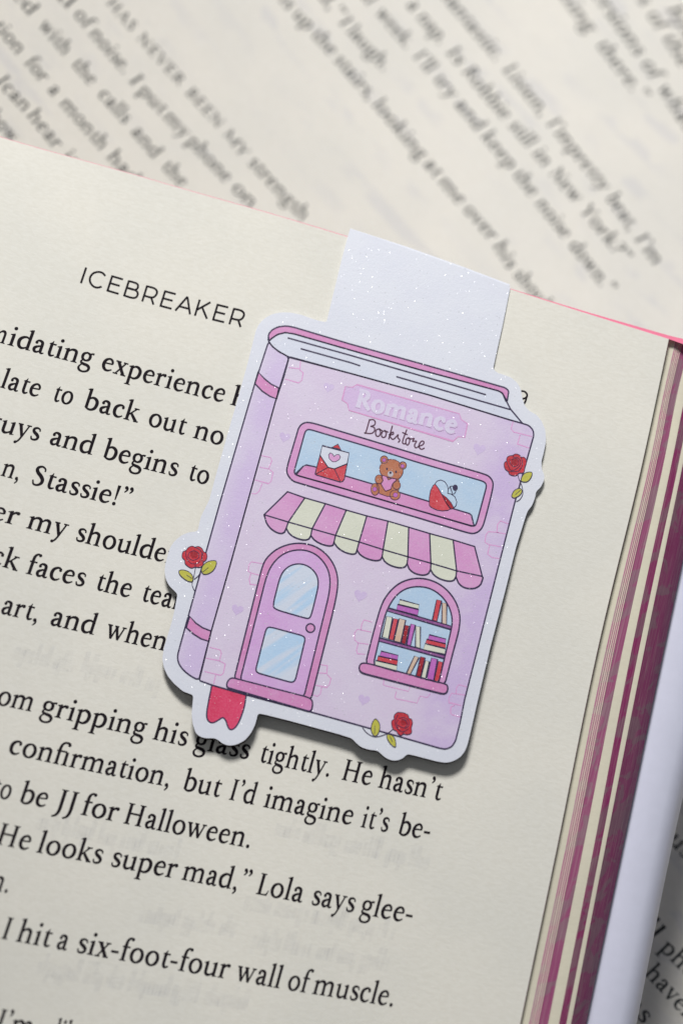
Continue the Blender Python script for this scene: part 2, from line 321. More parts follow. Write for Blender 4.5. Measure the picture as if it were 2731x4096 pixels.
G = {
'a': (44, [('D', 11, 34.5, 4.2), ('S', [(8, 36, 1.6), (14, 41.6, 2.4), (21, 42.2, 3.2), (28, 38.5, 4.1), (30, 30, 4.2), (30, 9, 4.1), (32.5, 3.4, 3.2), (37, 2.2, 1.9), (42, 5, 1)]), ('S', [(29, 26.5, 1.4), (19, 22.5, 2.7), (10.5, 17, 4), (8.8, 10, 4.2), (13, 3.6, 3.6), (20, 3.2, 2.6), (30, 10, 1.4)])]),
'b': (51, [st(12, 4, 70), flag(12, 70), ('S', [(14, 34, 1.5), (22, 41, 2.6), (32, 40.5, 3.8), (40.5, 33, 4.6), (42.5, 22, 4.8), (39, 9, 4.2), (30, 2, 3.0), (20, 1.4, 2.6), (10, 6, 2)])]),
'c': (42, [('D', 33.5, 35, 4.0), ('S', [(36, 37, 2), (30, 41.6, 2.4), (21, 41.2, 3), (11.5, 34, 4.4), (8.5, 22, 4.8), (11.5, 9.5, 4.4), (20, 3, 3.4), (29, 3.2, 2.2), (38, 9, 1.2)])]),
'd': (52, [('S', [(38, 37, 1.6), (30, 42, 2.4), (19, 40, 3.5), (10, 31.5, 4.6), (8.3, 20, 4.8), (12, 8.5, 4.4), (20, 2.8, 3.5), (29, 4, 2.4), (38, 10, 1.6)]), st(40, 3, 70), flag(40, 70), flick(40)]),
'e': (44, [('S', [(9, 25, 1.5), (22, 26, 1.6), (37, 27, 1.7)]), ('S', [(36.2, 26, 2.4), (35.3, 34, 3.2), (30, 40.5, 2.9), (22, 42, 2.6), (12.4, 35.6, 3.8), (8.4, 24, 4.7), (10.4, 11.5, 4.6), (18, 3.8, 3.7), (28, 3, 2.4), (39, 9, 1.2)])]),
'f': (30, [foot(14), ('S', [(14, 2, 4.2), (14, 30, 4.2), (14, 50, 4.1), (15.6, 61, 3.6), (21, 68, 2.6), (28, 69.6, 2.2)]), ('D', 31, 66.8, 4.4), ser(4, 29, 42.3, 1.7)]),
'g': (46, [('O', [(21, 42.2, 2.2), (30.6, 37.4, 3.5), (33.4, 29, 4.1), (30.6, 19.8, 3.5), (21, 15.6, 2.2), (11.2, 20.2, 3.5), (8.6, 29, 4.1), (11.2, 37.6, 3.5)]), ('S', [(30, 38.5, 1.6), (36, 41.6, 2.0), (44, 41.6, 2.7)]), ('S', [(13, 17, 1.4), (9, 11.5, 2.2), (10.5, 6, 3), (20, 3, 3.8), (32, 0.8, 4), (39.5, -6, 4), (37.5, -16.5, 3), (26, -22, 2.3), (13.5, -20.5, 2.7), (7, -13.5, 3.1), (8, -5.5, 2), (14, 1.5, 1.3)])]),
'h': (54, [foot(12), st(12, 2, 70), flag(12, 70), ARCH(12, 40), foot(40)]),
'i': (26, [foot(13), st(13, 2, 40), flag(13, 42.5), ('D', 12.5, 61, 5.3)]),
'k': (50, [foot(12), st(12, 2, 70), flag(12, 70), ('L', [(15, 19, 1.5), (36, 42, 1.8)]), ser(28, 45, 42.6), ('L', [(21, 26, 3.2), (43, 1.5, 4.6)]), ser(35, 51, 1.4)]),
'l': (25, [foot(12.5), st(12.5, 2, 70), flag(12.5, 70)]),
'm': (82, [foot(12), st(12, 2, 40), flag(12, 42.5), ARCH(12, 40), foot(40), ARCH(41, 68), foot(68)]),
'n': (55, [foot(12), st(12, 2, 40), flag(12, 42.5), ARCH(12, 41), foot(41)]),
'o': (51, [('O', O_)]),
'p': (52, [foot(12, -23.5), st(12, -22, 40), flag(12, 42.5), ('S', [(14, 34, 1.5), (22, 41, 2.6), (32, 40.5, 3.8), (40.5, 33, 4.6), (42.5, 22, 4.8), (39, 9.5, 4.2), (30, 2.4, 3.0), (21, 2, 2.3), (14, 6, 1.4)])]),
'r': (37, [foot(12), st(12, 2, 40), flag(12, 42.5), ('S', [(14, 30, 1.5), (20, 37.5, 2.6), (27, 41, 3)]), ('D', 30, 38.8, 4.9)]),
's': (36, [('S', [(30.5, 32, 1.5), (28.5, 39, 1.8), (20, 42.2, 2.4), (11.5, 38.8, 3.3), (9.8, 32.5, 3.9), (14, 26.5, 4.3), (23.5, 20.6, 4.5), (29.6, 13.5, 4.1), (27.6, 5.5, 3.2), (19, 1.9, 2.5), (10.5, 3.6, 2), (7, 12.5, 1.4)])]),
't': (32, [('P', [(6, 40.8), (7.5, 43.6), (13.5, 47), (17, 53.5), (19.2, 53.5), (19.2, 40.8)]), ('S', [(15, 44, 4.2), (15, 26, 4.2), (15.2, 12, 4.2), (18, 5, 3.7), (23.5, 3, 2.7), (32, 7, 1.2)]), ser(14, 30, 42.2, 1.8)]),
'u': (53, [flag(12, 42.5), ('S', [(12, 36, 4.2), (12, 14, 4.2), (14, 6.5, 4), (20, 2.8, 3.5), (28.5, 4.4, 2.4), (38, 11, 1.5)]), st(40, 3, 40), flag(40, 42.5), flick(40)]),
'v': (47, [('L', [(9, 42.5, 4.6), (24.5, 1, 3.6)]), ('L', [(24, 0, 2.2), (38, 42.5, 1.8)]), ser(1, 18, 42.6), ser(30, 46, 42.6)]),
'w': (70, [('L', [(9, 42.5, 4.4), (22.5, 1, 3.6)]), ('L', [(22, 0, 2.1), (34.5, 41, 1.8)]), ('L', [(33, 42.5, 4.4), (47, 1, 3.6)]), ('L', [(46.5, 0, 2.1), (60, 42.5, 1.8)]), ser(1, 18, 42.6), ser(26, 41, 42.6), ser(53, 68, 42.6)]),
'x': (46, [('L', [(10, 42, 4.5), (36, 1.5, 4.5)]), ('L', [(35, 42, 1.8), (9.5, 1.5, 1.8)]), ser(1, 19, 42.6), ser(27, 43, 42.6), ser(1, 17, 1.4), ser(27, 45, 1.4)]),
'y': (46, [('L', [(9, 42.5, 4.6), (24.5, 2, 3.7)]), ('S', [(38, 42.5, 1.8), (31, 22, 1.9), (24, 2, 2.2), (18, -12, 2.2), (11, -20, 2.2)]), ('D', 9.5, -19.5, 4.2), ser(1, 18, 42.6), ser(30, 46, 42.6)]),
'I': (34, [foot(17, 0, 4.6), st(17, 2, 63, 4.5), headser(17, 65, 4.6)]),
'H': (76, [foot(18, 0, 4.6), st(18, 2, 63, 4.5), headser(18, 65, 4.6), foot(58, 0, 4.6), st(58, 2, 63, 4.5), headser(58, 65, 4.6), ser(18, 58, 34, 2)]),
'J': (33, [headser(18, 65, 4.6), ('S', [(18, 62, 4.4), (18, 30, 4.4), (18, 6, 4.3), (15.5, -8, 3.8), (9, -17, 2.6), (0, -21, 1.6)])]),
'L': (50, [foot(18, 0, 4.6), headser(18, 65, 4.6), st(18, 2, 63, 4.5), ('P', [(18, 0), (44, 0), (48.5, 17), (46, 17), (40, 5.5), (33, 4), (18, 4)])]),
'S': (47, [('S', [(37, 50, 1.5), (35.5, 59, 2), (25, 64.6, 2.4), (14.5, 60, 3.6), (11.6, 51.5, 4.5), (17, 42.5, 4.9), (29, 33, 5.2), (37, 22.5, 4.9), (36, 10.5, 4.1), (26, 2.2, 2.7), (14, 3, 2.2), (8.5, 16, 1.5)])]),
'N': (74, [foot(15, 0, 2), st(15, 2, 62, 2), ('L', [(14, 64, 4.4), (59, 1, 4.6)]), st(59, 1, 62, 2), headser(59, 65, 2), ser(3, 18, 63.6)]),
'R': (60, [foot(17, 0, 4.6), st(17, 2, 63, 4.5), ser(6, 20, 63.6), ('S', [(17, 63, 1.8), (31, 62.5, 2.6), (41, 55, 4.2), (41, 43, 4.2), (32, 34.5, 2.6), (20, 33.5, 1.6)]), ('S', [(29, 35, 3.4), (42, 16, 4.4), (58, 1.5, 2.6)])]),
'Y': (57, [foot(29, 0, 4.6), st(29, 2, 32, 4.5), ('L', [(8, 63, 4.5), (29, 29, 4.2)]), ('L', [(49, 63, 1.9), (29, 29, 2.2)]), ser(0, 18, 63.6), ser(41, 57, 63.6)]),
'A': (66, [('L', [(32, 66, 1.6), (10, 1, 1.8)]), ('L', [(31, 66, 4), (55, 1, 4.7)]), ser(16, 47, 23, 1.7), ser(1, 19, 1.4), ser(44, 65, 1.4)]),
'E': (55, [foot(17, 0, 4.6), headser(17, 65, 4.6), st(17, 2, 63, 4.5), ser(17, 45, 63, 2), ser(17, 40, 33.5, 1.9), ser(17, 47, 2, 2), ('L', [(45, 65, 1.2), (46, 52, 1)]), ('L', [(40, 41, 1), (40, 27, 1)]), ('L', [(47, 1, 1.4), (50, 15, 1)])]),
'V': (63, [('L', [(10, 64, 4.7), (33, -1, 3.8)]), ('L', [(33, 0, 1.8), (54, 64, 1.7)]), ser(1, 20, 63.6), ser(45, 63, 63.6)]),
'B': (58, [foot(16, 0, 4.6), headser(16, 65, 4.6), st(16, 2, 63, 4.5), ('S', [(16, 63, 1.8), (31, 62.5, 2.6), (40, 56, 4), (39, 44, 4), (30, 36, 2.4), (18, 35, 1.6)]), ('S', [(20, 35, 1.6), (34, 34.5, 2.6), (46, 27, 4.4), (46, 12, 4.4), (35, 3, 2.6), (16, 2, 1.8)])]),
'M': (88, [foot(15, 0, 2), st(15, 2, 62, 2), ('L', [(15, 64, 4.4), (43, 6, 3.4)]), ('L', [(43, 4, 1.8), (71, 64, 1.8)]), foot(72, 0, 4.6), st(72, 2, 63, 4.5), ser(4, 18, 63.6), ser(68, 84, 63.6)]),
'.': (23, [('D', 11.5, 4.5, 5.2)]),
',': (23, [('D', 11, 4.5, 5.2), ('S', [(15, 4, 2.4), (15, -4, 2.2), (8, -13, 1)])]),
"'": (22, [('D', 11, 64, 5), ('S', [(14.6, 64, 2.3), (14.6, 57, 2.2), (8, 48, 1)])]),
'"': (40, [('D', 11, 64, 5), ('S', [(14.6, 64, 2.3), (14.6, 57, 2.2), (8, 48, 1)]), ('D', 28, 64, 5), ('S', [(31.6, 64, 2.3), (31.6, 57, 2.2), (25, 48, 1)])]),
'!': (26, [('D', 12, 4.5, 5.2), ('L', [(12, 17, 1.2), (13, 66, 4.6)])]),
'-': (31, [ser(3, 27, 22, 2.9)]),
'?': (36, [('D', 15, 4.5, 5), ('S', [(15, 17, 1.6), (17, 29, 2.6), (29, 44, 4.6), (26, 60, 3.6), (15, 64, 2.4), (6, 56, 2)])]),
'~': (55, [foot(13), st(13, 2, 50), ('S', [(13, 48, 4.1), (15, 60, 3.6), (22, 68.5, 2.6), (33, 70, 2.6), (41, 67, 3)]), ser(4, 38, 42.3, 1.7), foot(40), st(40, 2, 42), ('D', 39.5, 64.5, 4.6)]),
}
Hs = 3.0
SANS = {
'I': (20, [st(10, 0, 65, Hs)]),
'C': (66, [('S', [(58, 55, Hs), (46, 63, Hs), (32, 63, Hs), (16, 54, Hs), (8, 36, Hs), (12, 17, Hs), (26, 4, Hs), (42, 2, Hs), (58, 11, Hs)])]),
'E': (56, [st(9, 0, 65, Hs), ser(7, 50, 62, Hs), ser(7, 46, 34, Hs), ser(7, 51, 3, Hs)]),
'B': (62, [st(9, 0, 65, Hs), ('S', [(8, 62, Hs), (36, 62, Hs), (46, 55, Hs), (46, 42, Hs), (36, 35, Hs), (8, 35, Hs)]), ('S', [(8, 35, Hs), (40, 35, Hs), (53, 27, Hs), (53, 11, Hs), (40, 3, Hs), (8, 3, Hs)])]),
'R': (62, [st(9, 0, 65, Hs), ('S', [(8, 62, Hs), (36, 62, Hs), (49, 54, Hs), (51, 41, Hs), (44, 28, Hs), (32, 24, Hs), (8, 24, Hs)]), ('L', [(36, 24, Hs), (52, 0, Hs)])]),
'A': (62, [('L', [(31, 64, Hs), (3, 0, Hs)]), ('L', [(31, 64, Hs), (59, 0, Hs)]), ser(12, 50, 20, Hs)]),
'K': (62, [st(9, 0, 65, Hs), ('L', [(10, 24, Hs), (50, 65, Hs)]), ('L', [(26, 38, Hs), (55, 0, Hs)])]),
'9': (50, [('O', [(25, 64, Hs), (40, 57, Hs), (42, 42, Hs), (25, 30, Hs), (9, 40, Hs), (9, 56, Hs)]), ('S', [(42, 44, Hs), (42, 22, Hs), (34, 6, Hs), (18, 1, Hs)])]),
}
def glyph_into(sh, prims, fn, bold=0.0):
    for p in prims:
        if p[0] == 'P': sh.poly([fn(x, y) for x, y in p[1]])
        elif p[0] == 'D': sh.poly([fn(x, y) for x, y in disc(p[1], p[2], p[3] + bold)])
        else:
            pts = [(x, y, h + bold) for x, y, h in p[1]]
            closed = p[0] == 'O'
            if p[0] in 'SO': pts = cr(pts, closed, 5)
            V, Fc = ribbon(pts, closed)
            sh.add([fn(x, y) for x, y in V], Fc)
def word_into(sh, word, p0, p1, up, font=G, bold=0.0, smallcap=1.0, track=0.0):
    tot = sum(font[c][0] + track for c in word) - track
    d = (p1 - p0) / tot; x = 0.0
    for c in word:
        fn = lambda gx, gy, x=x: (p0.x + d.x * (x + gx) + up.x * gy, p0.y + d.y * (x + gx) + up.y * gy)
        glyph_into(sh, font[c][1], fn, bold); x += font[c][0] + track

def interp(kn, x):
    for a, b in zip(kn, kn[1:]):
        if x <= b[0] or b is kn[-1]:
            return a[1] + (b[1] - a[1]) * (x - a[0]) / (b[0] - a[0])

# ------------------------------------------------------------------ the upper book
book = empty('open_book', PW)
tag(book, 'sharp open paperback with pink top edge and magenta fore edge, bookmark clipped to its page', 'book')
top_px = [(0, 547), (500, 688), (1000, 831), (1391, 948), (1700, 1046), (2038, 1156), (2349, 1255), (2673, 1356)]
right_px = [(2673, 1356), (2556, 1900), (2388, 2600), (2224, 3400), (2079, 4096)]
def extrap(P, q, n, reach):
    out = list(P); d = (Vector(P[q]) - Vector(P[q - 1 if q else 1])); d.normalize()
    return out, d
T = [hit(x, y, page_z).xy for x, y in top_px]
d = (T[0] - T[1]).normalized()
T = [T[0] + d * k for k in (72, 54, 36, 18)] + T
R = [hit(x, y, page_z).xy for x, y in right_px]
d = (R[-1] - R[-2]).normalized(); R = R + [R[-1] + d * k for k in (30, 62, 95)]
Tc = [Vector(p) for p in cr([tuple(p) for p in T], False, 14)]
Rc = [Vector(p) for p in cr([tuple(p) for p in R], False, 34)]
def sweep_grid(dz, thick, name, mat, dtop=0.0, parent=None, rcut=0):
    V = []; Fc = []; m = len(Tc) - rcut; n = len(Rc)
    for t in range(n):
        for s in range(m):
            p = Tc[s] + (Rc[t] - Rc[0])
            if dtop: p = p + Vector((-0.264, -0.964)) * dtop
            z = page_z(p.x, p.y) + dz
            # a very slight cockle of the paper
            V.append((p.x, p.y, z))
    for t in range(n - 1):
        for s in range(m - 1):
            a = t * m + s; Fc.append((a, a + m, a + m + 1, a + 1))
    if thick:
        b = len(V); ring = [s for s in range(m)] + [t * m + m - 1 for t in range(1, n)] + [(n - 1) * m + s for s in range(m - 2, -1, -1)] + [t * m for t in range(n - 2, 0, -1)]
        for i in ring: V.append((V[i][0], V[i][1], V[i][2] - thick))
        for k in range(len(ring)):
            j = (k + 1) % len(ring); Fc.append((ring[k], ring[j], b + j, b + k))
    return mesh_obj(name, V, Fc, mat, parent or book, True)
leaf = sweep_grid(0, 0, 'page', M_PAGE)
leaf['label'] = 'cream top page printed with black serif text'
# the pages under it
sweep_grid(-1.15, 11.0, 'page_block', M_BLOCK, 0.8, None, 3)

# steps of the splayed fore edge
ys = [1350, 1585, 1900, 2600, 3400, 4096]
E = {0: [2676, 2622, 2556, 2388, 2224, 2079], 1: [2700, 2650, 2586, 2421, 2259, 2114],
     2: [2755, 2704, 2642, 2488, 2329, 2190], 3: [2790, 2738, 2674, 2524, 2371, 2234],
     4: [2820, 2766, 2702, 2553, 2399, 2263], 5: [2838, 2784, 2720, 2575, 2417, 2282],
     6: [2925, 2866, 2800, 2653, 2487, 2342], 7: [3150, 3080, 3010, 2860, 2680, 2541]}
def edge_line(px_list, z, yoff=0):
    P = []
    for i, (x, y) in enumerate(zip(px_list, ys)):
        if i == 0: y = 1356 + (x - 2673) * 0.30
        P.append(hit(x, y, lambda a, b: z))
    d = (P[-1] - P[-2]); d.normalize(); d.z = 0
    P += [P[-1] + d * k for k in (35, 95)]
    return [Vector(p) for p in cr([tuple(p) for p in P], False, 5)]
def strip(name, lines, mat, parent=book):
    V = []; Fc = []; n = len(lines[0]); m = len(lines)
    for L in lines: V += [tuple(p) for p in L]
    for j in range(m - 1):
        for i in range(n - 1): Fc.append((j*n + i, j*n + i + 1, (j+1)*n + i + 1, (j+1)*n + i))
    return mesh_obj(name, V, Fc, mat, parent, True)
ZE = {0: -0.8, 1: -0.9, 2: -1.7, 3: -1.9, 4: -2.7, 5: -2.9, 6: -6.8}
EL = {k: edge_line(E[k], ZE[k]) for k in ZE}
def shift(L, dx, dz): return [p + Vector((dx, 0, dz)) for p in L]
def lerpL(A, B, t): return [a.lerp(b, t) for a, b in zip(A, B)]
# the leaf's own cut edge
strip('page_edge', [edge_line(E[0], 0.0), shift(edge_line(E[0], 0.0), 0.06, -0.16)], M_MAG, book)
strip('page_bundle', [shift(EL[0], -9, 0.1), shift(EL[0], -0.3, 0), EL[1]], M_BLOCK)
cuts = [0, .10, .13, .21, .25, .33, .36, .45, .48, 1.0]
for k in range(len(cuts) - 1):
    up = 0.10 if k % 2 else 0.0
    if k % 2: strip('page_bundle', [lerpL(EL[1], EL[2], cuts[k]), shift(lerpL(EL[1], EL[2], cuts[k + 1]), 0, up)], M_BLOCK)
    else: strip('fore_edge', [lerpL(EL[1], EL[2], cuts[k]), lerpL(EL[1], EL[2], cuts[k + 1])], M_MAGM if k == 8 else M_MAGP)
strip('page_bundle', [shift(EL[2], -3, 0), lerpL(EL[2], EL[3], .15), EL[3]], M_BLOCK)
strip('fore_edge', [EL[3], EL[4]], M_MAG)
strip('page_bundle', [shift(EL[4], -3, 0), lerpL(EL[4], EL[5], .2), EL[5]], M_BLOCK)
strip('fore_edge', [EL[5], lerpL(EL[5], EL[6], .5), EL[6], shift(EL[6], 0, -0.5)], M_MAG)
# pink sprayed head of the block, widening where the leaves splay
tw = [(0, 3), (500, 3), (1000, 3.5), (1391, 4), (1700, 4), (2038, 4), (2349, 10), (2673, 21)]
tx = [hit(x, y, page_z).x for x, y in top_px]
tk = [(-200, 0.07)] + [(a, wd * 0.0275) for a, (_, wd) in zip(tx, tw)] + [(tx[-1] + 9, 1.0)]
topl = [Vector((p.x, p.y, 0)) for p in Tc] + [Vector((Tc[-1].x, Tc[-1].y, 0)) + Vector((0.964, -0.272, 0)) * k for k in (2, 4, 7, 9)]
A = []; B = []
for p in topl:
    wd = interp(tk, p.x); z = page_z(p.x, p.y)
    A.append(Vector((p.x, p.y, z - (0.0 if p.x <= Tc[-1].x else 0.5)))); B.append(Vector((p.x + 0.262 * wd, p.y + 0.965 * wd, z - 0.04 - 0.8 * wd)))
te = strip('top_edge', [A, B, [b + Vector((0, -0.2, -1.0)) for b in B]], M_PINK)
te['label'] = 'pink sprayed top edge of the pages'
# cover board under the block: pale inside, rolled right rim
c6 = edge_line(E[6], -7.5); c7 = edge_line(E[7], -13.0)
cov = [shift(c6, -95, 0)] + [shift(c6, -2, 0)] + [lerpL(c6, c7, t) for t in (0, .3, .6)]
cov = [[Vector((p.x, p.y, z_)) for p in L] for L, z_ in zip(cov[:2], (-12.8, -8.0))] + [[Vector((p.x, p.y, z)) for p in L] for L, z in zip(cov[2:], (-7.6, -7.8, -8.2))]
for t, z in ((.8, -9.0), (.93, -10.4), (1.0, -12.4)):
    cov.append([Vector((p.x, p.y, z)) for p in lerpL(c6, c7, t)])
cov.append([Vector((p.x - 1.0, p.y, -18.0)) for p in c7]); cov.append([Vector((p.x - 6, p.y, -18.4)) for p in c7]); cov.append([Vector((p.x - 100, p.y, -18.4)) for p in c7])
cv = strip('cover', cov, M_COVER); cv['label'] = 'white rolled cover card showing beyond the pages'

# printed lines
UPV = Vector((math.sin(TXT_ROT), math.cos(TXT_ROT)))
XH = 1.54
def book_line(knots, words, xh=XH, font=G, bold=0.0, track=0.0, capscale=None, upx=0.0):
    sh = Shape2D(); unit = xh / 44.0
    for wd, a, b in words:
        a += 1; b -= 3
        p0 = hit(a, interp(knots, a), page_z).xy; p1 = hit(b, interp(knots, b), page_z).xy
        word_into(sh, wd, p0, p1, UPV * unit, font, bold + 0.85, 1.0, track)
    V = [(x, y, page_z(x, y) + 0.014 + z * 0.3) for (x, y), z in zip(sh.v, sh.z)]
    o = mesh_obj('printed_line', V, sh.f, M_INK, leaf)
    return o
book_line([(319, 1131), (963, 1308)], [('ICEBREAKER', 313, 976)], 1.34, SANS, 0.0, 7)
book_line([(0, 1371), (38, 1381), (245, 1433), (418, 1481), (898, 1612)], [('m', -56, 26), ('idating', 26, 369), ('experience', 398, 898), ('h', 917, 990)])
book_line([(0, 1549), (217, 1606), (357, 1637), (542, 1688), (772, 1751), (900, 1787)], [('late', -4, 160), ('to', 203, 290), ('back', 328, 553), ('out', 585, 739), ('no', 768, 892)])
book_line([(0, 1727), (134, 1760), (357, 1817), (434, 1837), (689, 1903), (850, 1946)], [('guys', -62, 158), ('and', 191, 373), ('begins', 404, 710), ('to', 744, 834)])
book_line([(0, 1901), (48, 1914), (137, 1940), (443, 2015), (520, 2035)], [('n,', 0, 80), ('Stassie!"', 115, 522)])
book_line([(0, 2085), (105, 2112), (312, 2165), (644, 2246), (720, 2264)], [('er', -45, 72), ('my', 102, 264), ('shoulder', 295, 703)])
book_line([(0, 2264), (102, 2294), (319, 2344), (501, 2387), (676, 2432), (760, 2452)], [('ck', -46, 72), ('faces', 98, 339), ('the', 374, 524), ('team', 558, 772)])
book_line([(0, 2453), (127, 2483), (364, 2537), (650, 2602)], [('art,', -3, 155), ('and', 194, 380), ('when', 416, 664)])
book_line([(0, 2820), (124, 2846), (245, 2872), (510, 2935), (727, 2982), (973, 3034), (1313, 3107), (1522, 3152), (1761, 3204)],
          [('from', -96, 132), ('gripping', 157, 581), ('his', 606, 748), ('glass', 770, 996), ('tightly.', 1029, 1322), ('He', 1356, 1486), ('hasn\'t', 1507, 1762)])
book_line([(29, 3012), (54, 3016), (651, 3142), (753, 3164), (1005, 3217), (1063, 3230), (1385, 3297), (1665, 3352), (1720, 3362)],
          [('con~rmation,', 27, 681), ('but', 724, 879), ('I\'d', 908, 1019), ('imagine', 1048, 1410), ('it\'s', 1437, 1552), ('be-', 1584, 1719)])
book_line([(0, 3192), (96, 3214), (332, 3260), (504, 3295), (969, 3387), (1010, 3395)], [('to', -40, 42), ('be', 70, 189), ('JJ', 214, 303), ('for', 317, 470), ('Halloween.', 484, 1005)])
book_line([(0, 3378), (48, 3388), (153, 3411), (383, 3453), (679, 3510), (925, 3555), (1030, 3577), (1195, 3609), (1498, 3667), (1650, 3696)],
          [('He', -26, 121), ('looks', 141, 408), ('super', 435, 704), ('mad,"', 722, 998), ('Lola', 1014, 1211), ('says', 1237, 1417), ('glee-', 1434, 1649)])
book_line([(0, 3566), (60, 3577)], [('n.', -45, 38)])
book_line([(0, 3753), (80, 3768), (182, 3788), (427, 3830), (883, 3911), (1106, 3952), (1259, 3977), (1540, 4022), (1600, 4032)],
          [('I', -3, 40), ('hit', 60, 200), ('a', 219, 271), ('six-foot-four', 298, 914), ('wall', 936, 1122), ('of', 1141, 1229), ('muscle.', 1244, 1577)])
book_line([(0, 4128), (300, 4182)], [('I\'m', -28, 128), ('like', 205, 330)])
book_line([(2040, 1612), (2110, 1631)], [('59', 2020, 2112)] if False else [('9', 2052, 2105)], 1.18, SANS)

gm = NT('show_through'); tr = gm.n('ShaderNodeBsdfTransparent'); df = gm.n('ShaderNodeBsdfDiffuse'); df.inputs[0].default_value = lin((120, 126, 160))
mg = gm.n('ShaderNodeMixShader'); gm.link(gm.ramp(gm.noise(900, 3), 0.3, 0.7, 0.01, 0.055), mg.inputs[0]); gm.link(tr.outputs[0], mg.inputs[1]); gm.link(df.outputs[0], mg.inputs[2]); gm.link(mg.outputs[0], gm.out.inputs['Surface'])
sh = Shape2D(); rg = random.Random(3)
# illegible smudges of the type on the other side, in rows
for (a, ya, b, yb) in ((1105, 3345, 1700, 3480), (980, 3640, 1585, 3765), (150, 3900, 1000, 4050), (330, 2690, 640, 2775), (60, 2640, 280, 2690), (560, 3690, 930, 3750), (150, 3320, 700, 3440), (1010, 3790, 1560, 3890)):
    x = a
    while x < b:
        wl = rg.uniform(60, 170)
        q = x
        while q < min(b, x + wl):
            p = hit(q, ya + (yb - ya) * (q - a) / (b - a), page_z).xy
            hh = rg.choice((1.3, 1.4, 1.5, 2.4)); o = rg.choice((0, 0, 0, -0.7)) if hh < 2 else 0; ww = rg.uniform(0.16, 0.30)
            sh.poly([(p.x + X * ww + UPV.x * Y, p.y + UPV.y * Y) for X, Y in ((-1, o), (1, o), (1.2, o + hh * .5), (1, hh), (-1, hh), (-1.2, hh * .5))])
            q += rg.uniform(13, 24)
        x += wl + 26
gh = mesh_obj('print_show_through', [(x, y, page_z(x, y) + 0.006 + z * 0.1) for (x, y), z in zip(sh.v, sh.z)], sh.f, gm.m, leaf)
gh['kind'] = 'stuff'; gh['label'] = 'faint reversed print showing through the paper'

# ------------------------------------------------------------------ the lower book
low = empty('open_book', Matrix.Translation((0, 0, 0)))
tag(low, 'blurred open paperback lying underneath, its text running diagonally across the background', 'book')
ang = math.radians(-47.0); ca, sa = math.cos(ang), math.sin(ang)
c0 = hit_w(1500, 1500)
def lp(u, v): return (c0.x + ca * u - sa * v, c0.y + sa * u + ca * v)
V = []; Fc = []; NU, NV = 90, 110
for i in range(NV + 1):
    for j in range(NU + 1):
        x, y = lp(-120 + 240 * j / NU, -165 + 270 * i / NV); V.append((x, y, under_z(x, y)))
for i in range(NV):
    for j in range(NU):
        a = i * (NU + 1) + j; Fc.append((a, a + 1, a + NU + 2, a + NU + 1))
page2 = mesh_obj('page', V, Fc, M_PAGE2, low, True)
page2['label'] = 'cream page with soft grey text'
V = []; 
for z in (-0.3, -9.0):
    for (u, v) in ((-119, -164), (119, -164), (119, 104), (-119, 104)):
        x, y = lp(u, v); V.append((x, y, min(under_z(x, y), 15.6) + z if z > -1 else 3.2))
mesh_obj('page_block', V, [(7, 6, 5, 4), (0, 1, 5, 4), (1, 2, 6, 5), (2, 3, 7, 6), (3, 0, 4, 7)], M_BLOCK, low)
V = []
for z in (3.1, 0.6):
    for (u, v) in ((-123, -168), (123, -168), (123, 108), (-123, 108)):
        x, y = lp(u, v); V.append((x, y, z))
mesh_obj('cover', V, [(0, 1, 2, 3), (7, 6, 5, 4), (0, 1, 5, 4), (1, 2, 6, 5), (2, 3, 7, 6), (3, 0, 4, 7)], M_COVER, low)

def low_line(knots, words, xh, font=G, cap=False):
    sh = Shape2D()
    for wd, a, b in words:
        ya, yb = interp(knots, a), interp(knots, b)
        p0 = hit_w(a, ya).xy; p1 = hit_w(b, yb).xy
        L = math.hypot(b - a, yb - ya); nx, ny = (yb - ya) / L, -(b - a) / L
        q = hit_w(a + nx * xh, ya + ny * xh).xy
        dd = (p1 - p0).normalized(); up = Vector((-dd.y, dd.x)) * (q - p0).length / (65.0 if cap else 44.0)
        word_into(sh, wd, p0, p1, up, font, 0.5)
    return mesh_obj('printed_line', [(x, y, under_z(x, y) + 0.03) for x, y in sh.v], sh.f, M_INK2, page2)
low_line([(380, -40), (426, 14), (517, 121), (715, 345), (872, 516), (968, 632), (1206, 885)], [('HAS', 422, 523), ('NEVER', 543, 715), ('BEEN', 738, 872), ('MY', 888, 968)], 42, G, True)
low_line([(380, -40), (426, 14), (517, 121), (715, 345), (872, 516), (968, 632), (1206, 885)], [('strength', 987, 1208)], 38)
low_line([(200, -38), (290, 57), (354, 135), (513, 320), (550, 368), (650, 470), (735, 560), (905, 740), (1000, 835)],
         [('all', 180, 274), ('of', 290, 340), ('noise.', 354, 495), ('I', 511, 536), ('put', 548, 642), ('my', 650, 732), ('phone', 742, 900), ('on', 920, 1002)], 38)
low_line([(20, -50), (118, 64), (255, 223), (357, 344), (494, 497), (612, 635), (721, 753)],
         [('filled', -40, 120), ('with', 151, 257), ('the', 282, 359), ('calls', 388, 496), ('and', 520, 614), ('the', 641, 723)], 38)
low_line([(-60, 70), (70, 220), (159, 325), (213, 388), (402, 603), (520, 735)], [('tion', -30, 72), ('for', 96, 166), ('a', 188, 214), ('month', 236, 404), ('had', 424, 528)], 38)
low_line([(-40, 300), (0, 350), (96, 450), (214, 593), (260, 645)], [('I', -22, 0), ('can', 3, 98), ('hear', 105, 220), ('it', 244, 285)], 38)
low_line([(-60, 455), (60, 590)], [('how', -50, 45)], 38)
